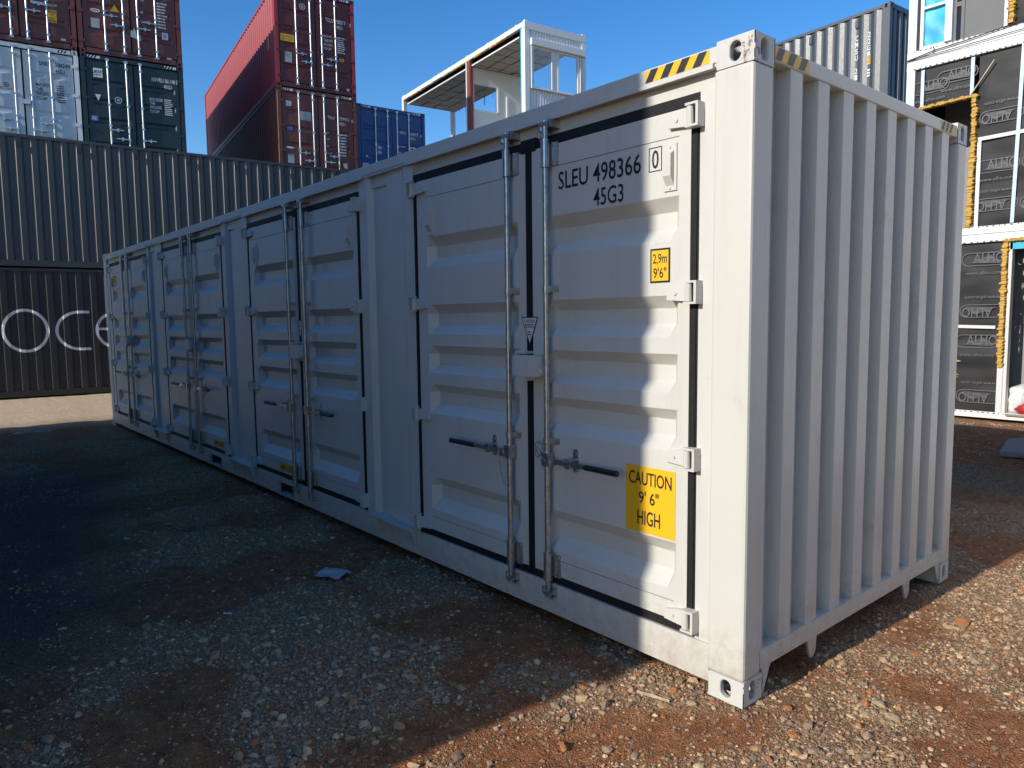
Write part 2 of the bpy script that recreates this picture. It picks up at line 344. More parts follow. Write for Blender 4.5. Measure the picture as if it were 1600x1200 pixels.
def stones(name, n, rmin, rmax, smin, smax, label, seed, power=1.0, dens=None):
    rg = np.random.default_rng(seed)
    a = rg.uniform(R(88), R(194), n*4); rr = rmin*(rmax/rmin)**(rg.random(n*4)**power)
    x = CAM.x+rr*np.cos(a); y = CAM.y+rr*np.sin(a)
    ok = ~((x < -.08) & (x > -12.1) & (y > .10) & (y < 2.34))
    ok &= ~((x > -3.2) & (y > 8.9)) & (x > -17.2+.11*(y+.75))
    asp = (-2.36-.2*x - y + .75) > .75
    ok &= ~(asp & (x < -2.4) & (x > -8.2) & (rg.random(len(x)) < .85))
    k = np.array([patch(px, py) for px, py in zip(x, y)])
    ok &= rg.random(len(x)) < np.clip(k, .05, 1)
    x, y, rr = x[ok][:n], y[ok][:n], rr[ok][:n]; n = len(x)
    s = smin*(smax/smin)**(rg.random(n)**2.6); s = np.maximum(s, rr*.0011)
    sc = s[:, None]*rg.uniform(.65, 1.25, (n, 3))*np.array([1, .85, .6])
    P = IV[None]*rg.uniform(.62, 1.28, (n, 12, 1))
    P = P*sc[:, None, :]
    t = rg.uniform(0, 2*np.pi, n); ti = rg.normal(0, .35, n)
    ct, st = np.cos(t), np.sin(t); ci, si = np.cos(ti), np.sin(ti)
    X, Y, Z = P[..., 0], P[..., 1]*ci[:, None]-P[..., 2]*si[:, None], P[..., 1]*si[:, None]+P[..., 2]*ci[:, None]
    X, Y = X*ct[:, None]-Y*st[:, None], X*st[:, None]+Y*ct[:, None]
    z0 = ground_z(x, y)+sc[:, 2]*.12
    VV = np.stack([X+x[:, None], Y+y[:, None], Z+z0[:, None]], -1).reshape(-1, 3)
    FF = (IF[None]+(np.arange(n)*12)[:, None, None]).reshape(-1, 3)
    me = fast_mesh(name, VV, FF); me.polygons.foreach_set('use_smooth', [False]*len(FF))
    pal = np.array([(0.520, 0.358, 0.216), (0.429, 0.303, 0.194), (0.650, 0.440, 0.252), (0.325, 0.237, 0.158), (0.520, 0.308, 0.153), (0.728, 0.506, 0.297), (0.468, 0.187, 0.077), (0.390, 0.286, 0.194)])
    col = pal[rg.integers(0, len(pal), n)]*rg.uniform(.75, 1.2, (n, 1))
    col = np.concatenate([np.repeat(col, 12, 0), np.ones((n*12, 1))], 1).astype(np.float32)
    at = me.attributes.new('tint', 'FLOAT_COLOR', 'POINT'); at.data.foreach_set('color', col.ravel())
    o = put(name, me, 'stone'); o['kind'] = 'stuff'; tag(o, label, 'gravel'); return o
stones('gravel', 104000, 1.7, 12, .0035, .015, 'loose grey and beige gravel scattered over the yard', 3, .85)
stones('coarse_gravel', 12500, 1.8, 13, .008, .030, 'larger loose pale stones lying among the gravel', 5, .8)
stones('cobble_stones', 110, 2.0, 9, .026, .048, 'few fist-sized pale stones among the gravel', 9, .8)

# ------------------------------------------------------------------ shared container pieces
LW, LH, LL = 2.438, 2.896, 12.192
def stadium(cx, cy, rx, ry, n=20):
    P = []
    for i in range(n):
        t = 2*math.pi*(i+.5)/n; c, s = math.cos(t), math.sin(t)
        if ry >= rx: P.append((cx+rx*c, cy+rx*s+(ry-rx)*(1 if s > 0 else -1)))
        else: P.append((cx+ry*c+(rx-ry)*(1 if c > 0 else -1), cy+ry*s))
    return P
def holed(mb, f, a0, a1, b0, b1, rx, ry, depth, n=20, oc=None):
    cx, cy = oc or ((a0+a1)/2, (b0+b1)/2); O = stadium(cx, cy, rx, ry, n); Q = []
    for x, y in O:
        dx, dy = x-cx, y-cy
        t = min(((a1-cx)/dx if dx > 1e-9 else (a0-cx)/dx if dx < -1e-9 else 1e9), ((b1-cy)/dy if dy > 1e-9 else (b0-cy)/dy if dy < -1e-9 else 1e9))
        Q.append((cx+dx*t, cy+dy*t))
    corners = [(a1, b1), (a0, b1), (a0, b0), (a1, b0)]
    for i in range(n):
        j = (i+1) % n; poly = [f(*O[i], 0), f(*Q[i], 0)]
        if abs(Q[i][0]-Q[j][0]) > 1e-6 and abs(Q[i][1]-Q[j][1]) > 1e-6:
            c = min(corners, key=lambda c: (c[0]-(Q[i][0]+Q[j][0])/2)**2+(c[1]-(Q[i][1]+Q[j][1])/2)**2); poly.append(f(*c, 0))
        poly += [f(*Q[j], 0), f(*O[j], 0)]; mb.face(poly)
        mb.face([f(*O[j], 0), f(*O[i], 0), f(*O[i], depth), f(*O[j], depth)])
_cast = {}
def casting_mesh(sx, sy, sz, big=False):
    """corner block: outer corner at origin; width along x (sx), length along y (sy), height along z (sz), pointing inwards"""
    key = (sx, sy, sz, big)
    if key in _cast: return _cast[key]
    mb = MB(); W, L_, H_ = .162, .178, .118; T = lambda x, y, z: (x*sx, y*sy, z*sz); n = 28 if big else 14
    holed(mb, lambda a, b, d: T(a, d, b), 0, W, 0, H_, .024, .040, .028, n)
    holed(mb, lambda a, b, d: T(d, a, b), 0, L_, 0, H_, .030, .042, .028, n)
    holed(mb, lambda a, b, d: T(a, b, d), 0, W, 0, L_, .032, .060, .028, n)
    mb.face([T(W, 0, 0), T(W, L_, 0), T(W, L_, H_), T(W, 0, H_)]); mb.face([T(0, L_, 0), T(W, L_, 0), T(W, L_, H_), T(0, L_, H_)]); mb.face([T(0, 0, H_), T(W, 0, H_), T(W, L_, H_), T(0, L_, H_)])
    me = mb.mesh('corner_casting'); _cast[key] = me; return me
def prof(s, s0, a, sl, b):
    """trapezoid depth 0 (outer) .. 1 (inner)"""
    p = a+2*sl+b; t = (s-s0) % p
    if t < a: return 0.
    if t < a+sl: return (t-a)/sl
    if t < a+sl+b: return 1.
    return 1-(t-a-sl-b)/sl
def corr_pts(e0, e1, s0, a, sl, b, depth):
    p = a+2*sl+b; S = [e0, e1]; k = math.floor((e0-s0)/p)-1
    while s0+k*p < e1:
        for q in (0, a, a+sl, a+sl+b): S.append(s0+k*p+q)
        k += 1
    S = sorted(x for x in S if e0 <= x <= e1)
    return [(x, depth*prof(x+1e-7, s0, a, sl, b)) for x in S]
def corr_sheet(mb, pts, z0, z1, T, m=0):
    for (s, d), (s2, d2) in zip(pts, pts[1:]):
        if s2-s < 1e-6: continue
        mb.face([T(s, d, z0), T(s2, d2, z0), T(s2, d2, z1), T(s, d, z1)], m)
def leaf(mb, x0, x1, z0, z1, rec, xa, xb, y, depth, thick, sl=.036, T=lambda x, y, z: (x, y, z), m=0):
    xs = [x0, xa, xa+sl, xb-sl, xb, x1]; zs = [z0, z1]; inner = []
    for (t0, t1, t2, t3) in rec: zs += [t0, t1, t2, t3]; inner += [t1, t2]
    zs = sorted(set(zs))
    def Y(i, z): return y+(depth if (i in (2, 3) and z in inner) else 0)
    for i in range(5):
        for za, zb in zip(zs, zs[1:]):
            mb.face([T(xs[i], Y(i, za), za), T(xs[i+1], Y(i+1, za), za), T(xs[i+1], Y(i+1, zb), zb), T(xs[i], Y(i, zb), zb)], m)
    yb = y+thick
    for p, q in (((x0, z0), (x1, z0)), ((x1, z0), (x1, z1)), ((x1, z1), (x0, z1)), ((x0, z1), (x0, z0))):
        mb.face([T(p[0], y, p[1]), T(q[0], y, q[1]), T(q[0], yb, q[1]), T(p[0], yb, p[1])], m)
    mb.face([T(x0, yb, z0), T(x1, yb, z0), T(x1, yb, z1), T(x0, yb, z1)], m)

# ------------------------------------------------------------------ the side-door container in front
mc = empty('shipping_container'); tag(mc, 'light grey side-door container with four pairs of closed doors on the gravel', 'container')
def mpart(name, mb, mat='main', parent=mc, **k): return mb.build(name, mat, parent, **k)
PER = 3.08
# corner posts and castings
for (px, sx) in ((0, -1), (-LL, 1)):
    for (py, sy) in ((0, 1), (LW, -1)):
        mb = MB(); x1 = px+sx*.19
        mb.box(min(px, x1), max(px, x1), min(py, py+sy*.142), max(py, py+sy*.142), .117, LH-.117)
        post = mpart('corner_post', mb, 'post', bevel=.014)
        for z, sz in ((0, 1), (LH, -1)):
            # casting mesh has width along x, length along y: turn by building in container axes
            mbc = MB(); T = lambda x, y, z_: (x*sx, y*sy, z_*sz)
            W, L_, H_ = .178, .162, .118
            holed(mbc, lambda a, b, d: T(a, d, b), 0, W, 0, H_, .026, .040, .028, 28); holed(mbc, lambda a, b, d: T(d, a, b), 0, L_, 0, H_, .026, .044, .028, 28)
            holed(mbc, lambda a, b, d: T(a, b, d), 0, W, 0, L_, .06, .032, .028, 28)
            mbc.face([T(W, 0, 0), T(W, L_, 0), T(W, L_, H_), T(W, 0, H_)]); mbc.face([T(0, L_, 0), T(W, L_, 0), T(W, L_, H_), T(0, L_, H_)]); mbc.face([T(0, 0, H_), T(W, 0, H_), T(W, L_, H_), T(0, L_, H_)])
            c = mbc.build('corner_casting', 'main_cast', post, bevel=.007); c.location = (px, py, z)
# door-side frame
mb = MB(); mb.box(-LL+.17, -.17, .002, .075, 2.812, 2.883); mb.box(-LL+.17, -.17, .004, .075, 2.795, 2.812)
top_rail = mpart('top_side_rail', mb, bevel=.006)
mb = MB(); mb.box(-LL+.19, -.19, .038, .10, 2.715, 2.796); mpart('header', mb)
for k in range(4):
    mb = MB(); a = -PER*k; mb.prism([(a-2.66, .004, 2.797), (a-.19, .004, 2.797), (a-.19, -.010, 2.790), (a-2.66, -.010, 2.790)], (0, 0, .020))
    mpart('drip_lip', mb, parent=top_rail)
forks = [(-5.10, -4.72), (-7.13, -6.71)]
mb = MB(); xs = sorted([-LL+.178, -.178]+[v for f in forks for v in f]); z0, z1 = .062, .236
for i in range(0, len(xs)-1):
    if (xs[i], xs[i+1]) in forks:
        mb.box(xs[i], xs[i+1], 0, .03, z0, .072); mb.box(xs[i], xs[i+1], 0, .03, .188, z1)
    else: mb.box(xs[i], xs[i+1], 0, .03, z0, z1)
mb.box(-LL+.178, -.178, .03, .10, z0, z0+.012); brail = mpart('bottom_side_rail', mb)
for a, b in forks:
    mb = MB(); mb.box(a-.004, b+.004, .031, .9, .066, .070); mb.box(a-.004, b+.004, .031, .9, .190, .194); mb.box(a-.008, a-.004, .031, .9, .066, .194); mb.box(b+.004, b+.008, .031, .9, .066, .194); mb.box(a, b, .9, .91, .066, .194)
    mpart('fork_pocket', mb, 'dark', brail)
mb = MB(); mb.box(-LL+.17, -.17, LW-.075, LW-.002, 2.795, 2.883); mpart('top_side_rail', mb)
mb = MB(); mb.box(-LL+.178, -.178, LW-.04, LW, .062, .225); mpart('bottom_side_rail', mb)
mb = MB(); mb.box(-.265, -.188, .013, .07, .236, 2.716); mpart('door_jamb', mb)
mb = MB(); mb.box(-LL+.188, -11.83, .013, .07, .236, 2.716); mpart('door_jamb', mb)
for k in range(3):
    a = -2.59-PER*k; b = a-.755
    pts = [(b, .013), (b+.115, .013), (b+.155, .052), (b+.34, .052), (b+.38, .030), (b+.60, .030), (b+.64, .013), (a, .013)]
    mb = MB()
    for (x, y), (x2, y2) in zip(pts, pts[1:]): mb.face([(x, y, .236), (x2, y2, .236), (x2, y2, 2.796), (x, y, 2.796)])
    mb.face([(b, .013, .236), (b, .09, .236), (b, .09, 2.796), (b, .013, 2.796)]); mb.face([(a, .013, .236), (a, .09, .236), (a, .09, 2.796), (a, .013, 2.796)])
    p_ = mpart('door_post', mb)
    mb = MB(); mb.box(b+.11, a-.0, -.055, .05, .237, .247)
    for xx in (b+.13, a-.05):
        mb.prism([(xx, -.052, .237), (xx, .001, .237), (xx, .001, .10), (xx, -.010, .11)], (.014, 0, 0)); mb.prism([(xx-.03, -.018, .237), (xx+.045, -.018, .237), (xx+.035, -.004, .12), (xx-.0, -.004, .12)], (0, .016, 0))
    mpart('foot_plate', mb, parent=p_)
# roof, floor, back and far end
mb = MB(); corr_sheet(mb, corr_pts(-LL+.1, -.1, 0, .09, .02, .10, .02), .07, LW-.07, lambda s, d, y: (s, y, 2.872-d)); mpart('roof_panel', mb, recalc=False)
mb = MB(); mb.box(-LL+.1, -.1, .101, LW-.05, .15, .185); [mb.box(-x-.05, -x, .101, LW-.041, .07, .15) for x in np.arange(.45, 12, .45)]; mpart('underframe', mb, 'dark')
mb = MB(); corr_sheet(mb, corr_pts(-LL+.15, -.15, 0, .072, .068, .07, .036), .225, 2.80, lambda s, d, z: (s, LW-.012-d, z)); mpart('back_panel', mb, recalc=False)
mb = MB(); mb.box(-LL+.03, -LL+.06, .12, LW-.12, .2, 2.8); mb.box(-LL, -LL+.06, .15, LW-.15, 2.79, 2.883); mb.box(-LL, -LL+.06, .15, LW-.15, .13, .225); mpart('far_end_panel', mb)
# near end: corrugated panel and rails
EY0 = .31   # first outer flat
mb = MB(); corr_sheet(mb, corr_pts(.141, 2.297, EY0, .106, .014, .116, .060), .215, 2.815, lambda s, d, z: (-.010-d, s, z)); mpart('end_panel', mb, 'post', recalc=False)
mb = MB(); mb.box(-.075, -.003, .16, LW-.16, 2.808, 2.876); erail = mpart('end_top_rail', mb, bevel=.006)
mb = MB(); mb.box(-.075, -.003, .142, LW-.142, .138, .224); mb.prism([(-.004, .16, .139), (-.004, .235, .139), (-.004, .172, .012), (-.004, .16, .012)], (-.012, 0, 0)); mb.prism([(-.004, LW-.16, .139), (-.004, LW-.235, .139), (-.004, LW-.172, .012), (-.004, LW-.16, .012)], (-.012, 0, 0)); ebrail = mpart('end_bottom_rail', mb)
for y in (.67, 1.83):
    mb = MB(); mb.prism([(-.03, y-.055, .14), (-.03, y+.055, .14), (-.03, y+.045, .04), (-.03, y+.022, .012), (-.03, y-.008, .012)], (-.012, 0, 0)); mpart('lashing_tab', mb, parent=ebrail)
# ---- one bay of doors
REC = [(2.285, 2.222, 2.147, 2.083), (1.834, 1.776, 1.700, 1.638), (1.561, 1.506, 1.430, 1.376), (1.300, 1.245, 1.165, 1.100), (.663, .598, .508, .430)]
def hinge_mesh(sg):
    mb = MB(); X = lambda x: x*sg
    mb.prism([(X(-.135), .011, -.030), (X(-.02), .011, -.040), (X(-.02), .011, .036), (X(-.05), .011, .036), (X(-.128), .011, .018)], (0, -.022, 0))
    mb.tube((X(-.006), -.018, -.040), (X(-.006), -.018, .040), .017, 12)
    for z in (-.052, .042): mb.prism([(X(-.022), -.038, z), (X(.046), -.038, z), (X(.046), .014, z), (X(-.0), .014, z), (X(-.022), -.01, z)], (0, 0, .010))
    mb.box(min(X(.034), X(.047)), max(X(.034), X(.047)), -.038, .014, -.042, .042)
    mb.tube((X(-.085), -.011, -.003), (X(-.085), -.017, -.003), .009, 8)
    return mb
HM = {}
for sg in (1, -1):
    o = hinge_mesh(sg).build('hinge', 'main_plain'); HM[sg] = o.data; bpy.data.objects.remove(o)
def vent_mb():
    mb = MB(); mb.box(-.036, .036, .004, .013, -.105, .105)
    mb.prism([(-.022, .004, .075), (-.022, -.022, .055), (-.022, -.022, -.04), (-.022, .004, -.082)], (.044, 0, 0))
    for z in (.09, -.093): mb.tube((0, .004, z), (0, -.001, z), .006, 8)
    return mb
o = vent_mb().build('vent', 'main_plain'); VENT = o.data; bpy.data.objects.remove(o)
ROD_Y = -.030
def bar_meshes(sg):
    """sg=-1: handle points to -x (left leaf), +1: right leaf"""
    D = {}
    mb = MB(); mb.tube((0, ROD_Y, .20), (0, ROD_Y, 2.755), .0165, 14); D['locking_bar'] = (mb, 'galv')
    for nm, z, s in (('cam', 2.755, 1), ('cam', .195, -1)):
        mb = MB(); mb.tube((0, ROD_Y, z), (0, ROD_Y, z+s*.03), .021, 12); mb.box(-.028, .028, ROD_Y-.02, ROD_Y+.006, z+s*.008-.006, z+s*.008+.010)
        mb.tube((-.032, -.03, z+s*.012), (-.032, -.03, z-s*.022), .014, 10); mb.box(-.05, -.012, -.022, .037, z-.012, z+.018); mb.box(.014, .046, -.034, .037, z-s*.004-.006, z-s*.004+.006); mb.box(.014, .046, -.034, .037, z+s*.026-.006, z+s*.026+.006); mb.box(.034, .046, -.03, .037, z-.01, z+.028)
        D[nm+str(s)] = (mb, 'galv')
    for nm, za, zb in (('sleeve', 2.54, 2.685), ('sleeve', .265, .42)):
        mb = MB(); mb.tube((0, ROD_Y, za), (0, ROD_Y, zb), .0245, 14); mb.tube((0, ROD_Y, za), (0, ROD_Y, za+.008), .028, 14); mb.tube((0, ROD_Y, zb-.008), (0, ROD_Y, zb), .028, 14)
        mb.box(-.014, .014, ROD_Y, .010, za+.02, zb-.02); mb.box(.018, .062, .004, .011, za+.012, zb-.012); mb.box(.030, .034, -.012, .005, za+.014, zb-.014)
        for q in (za+.03, zb-.03): mb.tube((.049, .004, q), (.049, -.004, q), .007, 8)
        D[nm+str(za)] = (mb, 'galv')
    for z in (1.893, 1.055):
        mb = MB(); mb.tube((0, ROD_Y, z-.017), (0, ROD_Y, z+.017), .0225, 12); mb.box(-.02, .058, .0, .011, z-.017, z+.017); mb.box(-.02, .02, ROD_Y, .001, z-.016, z+.016); mb.tube((.042, 0, z), (.042, -.007, z), .007, 8)
        D['bracket'+str(z)] = (mb, 'galv')
    z = .955; mb = MB(); S = sg
    mb.box(-.022, .022, ROD_Y-.027, ROD_Y+.02, z-.038, z+.038)
    P = [(.02, -.045, z), (.08, -.052, z-.002), (.20, -.048, z), (.36, -.058, z+.004)]
    for a, b in zip(P, P[1:]):
        mb.prism([(a[0]*S, a[1]-.004, a[2]-.013), (a[0]*S, a[1]+.004, a[2]-.013), (a[0]*S, a[1]+.004, a[2]+.013), (a[0]*S, a[1]-.004, a[2]+.013)], (Vector(b)-Vector(a)).x*S*Vector((1, 0, 0))+Vector((0, b[1]-a[1], b[2]-a[2])))
    mb.box(min(.035*S, .05*S), max(.035*S, .05*S), -.07, -.03, z-.03, z+.018)
    D['handle'] = (mb, 'galv')
    mb = MB(); mb.tube((.315*S, -.0565, z+.003), (.545*S, -.068, z+.006), .0155, 12); mb.tube((.545*S, -.068, z+.006), (.552*S, -.0685, z+.006), .0155, 12, r1=.009); D['grip'] = (mb, 'grip')
    mb = MB(); cx = .185*S
    mb.prism([(cx+.018*math.cos(t), .004, z+.012+(.045 if math.sin(t) > 0 else -.045)+.018*math.sin(t)) for t in np.linspace(.01, 2*math.pi+.01, 16, endpoint=False)], (0, .008, 0))
    mb.box(cx-.016, cx+.016, -.058, .004, z-.024, z-.014); mb.box(cx-.016, cx+.016, -.062, -.056, z-.024, z+.004); mb.box(cx-.02, cx+.02, -.06, .004, z+.018, z+.028); mb.tube((cx, -.004, z+.05), (cx, .006, z+.05), .009, 8); mb.tube((cx, -.004, z-.04), (cx, .006, z-.04), .009, 8)
    D['handle_catch'] = (mb, 'galv')
    out = {}
    for k_, (mb, mt) in D.items():
        o = mb.build(k_, mt, smooth=35); out[k_] = o.data; bpy.data.objects.remove(o)
    return out
BARS = {-1: bar_meshes(-1), 1: bar_meshes(1)}
# door leaves (shared meshes)
def leaf_mesh(x0, x1, xa, xb):
    mb = MB(); leaf(mb, x0, x1, .284, 2.664, REC, xa, xb, .012, .054, .07, .048)
    o = mb.build('door', 'main'); me = o.data; bpy.data.objects.remove(o); return me
LEAFL = leaf_mesh(-2.545, -1.430, -2.435, -1.495); LEAFR = leaf_mesh(-1.374, -.312, -1.262, -.375)
mb = MB()
for (a, b, c, d) in ((-2.591, -.264, 2.660, 2.717), (-2.591, -.264, .237, .288)): mb.box(a, b, .0145, .06, c, d)
for (a, b) in ((-2.591, -2.541), (-.316, -.264), (-1.434, -1.370)): mb.box(a, b, .0140, .06, .288, 2.660)
mb.box(-1.465, -1.34, .010, .03, 2.655, 2.728); mb.box(-.30, -.276, .009, .03, .28, 2.66); mb.box(-2.580, -2.558, .009, .03, .28, 2.66)
o = mb.build('gasket', 'gasket'); GASK = o.data; bpy.data.objects.remove(o)
mb = MB(); mb.box(-1.437, -1.257, -.085, -.01, 1.412, 1.530); mb.box(-1.257, -1.242, -.083, .012, 1.418, 1.526); mb.box(-1.412, -1.352, -.07, .012, 1.385, 1.412); mb.box(-1.452, -1.440, -.06, .012, 1.415, 1.548); mb.box(-1.452, -1.372, -.055, .012, 1.538, 1.550); mb.tube((-1.249, -.05, 1.44), (-1.234, -.05, 1.44), .015, 10)
o = mb.build('lock_box', 'main', bevel=0); LOCK = o.data; bpy.data.objects.remove(o)
def tri_label(parent):
    mb = MB(); mb.face([(-1.473, .0095, 1.745), (-1.327, .0095, 1.745), (-1.40, .0095, 1.578)], 1); mb.face([(-1.463, .0085, 1.739), (-1.337, .0085, 1.739), (-1.40, .0085, 1.594)], 0)
    T = lambda a, b: (a, .0078, b); add_text(mb, 'CAUTION', -1.445, -1.355, 1.712, 1.728, T, 1); lines_text(mb, 2, -1.44, -1.36, 1.68, 1.705, T, 1); lines_text(mb, 2, -1.415, -1.385, 1.635, 1.665, T, 1)
    mb.face([(-1.475, .0105, 1.748), (-1.325, .0105, 1.748), (-1.325, .026, 1.748), (-1.475, .026, 1.748)], 0)
    return mb.build('caution_triangle', ['label', 'ink'], parent, recalc=False)
doors = {}
SEAM = {}
for sd, (xa, xb) in ((-1, (-2.435, -1.495)), (1, (-1.262, -.375))):
    mb = MB(); mb.box(xa, xb, .0105, .0125, 2.5465, 2.5495); mb.box(xa+.01, xb-.01, .0105, .0125, .3755, .378)
    o = mb.build('weld_seam', 'seam'); SEAM[sd] = o.data; bpy.data.objects.remove(o)
for k in range(4):
    off = (-PER*k, 0, 0)
    put('door_gasket', GASK, 'gasket', mc, off)
    for side, me in ((-1, LEAFL), (1, LEAFR)):
        d = put('door', me, 'main', mc, off); doors[(k, side)] = d
        for z in (.32, 1.085, 1.843, 2.615): put('hinge', HM[side], 'main', d, (-.290 if side > 0 else -2.566, 0, z))
        put('weld_seam', SEAM[side], 'seam', d)
        put('vent', VENT, 'main', d, (-.421 if side > 0 else -2.385, 0, 2.415 if side > 0 else 2.40))
        B = BARS[side]; b = put('locking_bar', B['locking_bar'], 'galv', mc, (off[0]+(-1.543 if side < 0 else -1.220), 0, 0))
        for nm, me2 in B.items():
            if nm != 'locking_bar': put(nm.rstrip('-.0123456789'), me2, 'galv', b)
    put('lock_box', LOCK, 'main', mc, off)
    t = tri_label(mc); t.location = off
OFF = .008
# markings on the nearest right-hand door
DR = doors[(0, 1)]; TF = lambda a, b: (a, .0100, b)
def marking(name, parent, items, mat='ink', T=TF):
    mb = MB()
    for it in items: add_text(mb, *it, T)
    return mb.build(name, mat, parent, recalc=False)
marking('marking', DR, [('SLEU 498366', -1.160, -.597, 2.418, 2.512)])
marking('marking', DR, [('45G3', -.905, -.705, 2.300, 2.388)])
mb = MB(); add_text(mb, '0', -.530, -.492, 2.425, 2.510, TF)
for (a, b, c, d) in ((-.549, -.473, 2.412, 2.416), (-.549, -.473, 2.519, 2.523), (-.549, -.545, 2.416, 2.519), (-.477, -.473, 2.416, 2.519)): mb.face([TF(a, c), TF(b, c), TF(b, d), TF(a, d)])
mb.build('check_digit', 'ink', DR, recalc=False)
def sticker(parent, a, b, c, d, lines, border=0., y=.0100, pad=None, T0=None, rounded=False):
    T0 = T0 or (lambda p, q, e: (p, y-e, q)); mb = MB()
    mb.face([T0(a, c, 0), T0(b, c, 0), T0(b, d, 0), T0(a, d, 0)], 1 if border else 0)
    if border: mb.face([T0(a+border, c+border, .001), T0(b-border, c+border, .001), T0(b-border, d-border, .001), T0(a+border, d-border, .001)], 0)
    for (t, p0, p1, q0, q1) in lines: add_text(mb, t, a+(b-a)*p0, a+(b-a)*p1, c+(d-c)*q0, c+(d-c)*q1, lambda u_, v_: T0(u_, v_, .002), 1)
    return mb.build('sticker', ['yellow', 'ink'], parent, recalc=False)
sticker(DR, -.537, -.421, 1.895, 2.055, [('2,9m', .15, .85, .52, .85), ('9\'6"', .17, .83, .14, .44)], .009)
sticker(DR, -.684, -.380, .672, 1.004, [('CAUTION', .07, .93, .72, .92), ('9\' 6"', .28, .68, .44, .63), ('HIGH', .25, .71, .12, .34)])
sticker(doors[(1, -1)], -1.98, -1.62, .305, .375, [('KEEP CLEAR', .06, .94, .2, .8)])
sticker(doors[(2, 1)], -.82, -.46, .305, .375, [('KEEP CLEAR', .06, .94, .2, .8)])
sticker(doors[(3, -1)], -2.42, -2.14, 2.34, 2.50, [('2,9m', .08, .92, .15, .85)], .012)
# loose seal wire on the nearest bars
mb = MB(); P = [(-1.628+.02*math.cos(t)*1.4-.035*0, ROD_Y-.02*math.sin(t)-.004, .93-.0+t*.0) for t in (0, 1)]
mb.path([(-1.615, -.058, 0.965), (-1.605, -.062, 0.910), (-1.590, -.06, 0.830), (-1.570, -.058, 0.770), (-1.543, -.056, 0.755), (-1.521, -.048, 0.760), (-1.519, -.03, 0.780)], .0035)
mb.build('seal_wire', 'wire', mc)
mb = MB(); c0 = Vector((-1.260, -.055, 1.020))
mb.path([c0+Vector((.028*math.cos(t), .01*math.sin(2*t), .042*math.sin(t)-.01)) for t in np.linspace(0, 6.3, 14)], .0032); mb.path([c0+Vector((.022*math.cos(t)-.004, -.006, .028*math.sin(t)-.03)) for t in np.linspace(.5, 7, 12)], .0032)
mb.path([(-1.250, -.06, 0.985), (-1.225, -.062, 0.965), (-1.195, -.062, 0.945)], .0035); mb.path([(-1.270, -.055, 1.040), (-1.225, -.06, 1.048), (-1.185, -.05, 1.042)], .0032)
mb.build('seal_wire', 'wire', mc)
# hazard stripes
def hazard(parent, T, a0, a1, b0, b1, n, mats, name='hazard_tape', sl=.6):
    mb = MB(); mb.face([T(a0, b0, 0), T(a1, b0, 0), T(a1, b1, 0), T(a0, b1, 0)], 0); wd = (a1-a0)/n; sh = (b1-b0)*sl
    for i in range(n):
        p = a0+wd*i; q = p+wd*.5
        if q+sh > a1: break
        mb.face([T(p, b0, .001), T(q, b0, .001), T(q+sh, b1, .001), T(p+sh, b1, .001)], 1)
    return mb.build(name, mats, parent, recalc=False)
hazard(top_rail, lambda a, b, e: (a, .0008-e, b), -.565, -.215, 2.820, 2.875, 4, ['yellow', 'ink'])
hazard(erail, lambda a, b, e: (-.0018+e, a, b), .166, .46, 2.815, 2.869, 3, ['yellow', 'ink'])
hazard(erail, lambda a, b, e: (-.0018+e, a, b), 2.02, 2.262, 2.815, 2.869, 4, ['yellow_old', 'greyboard'])

OFF = .010
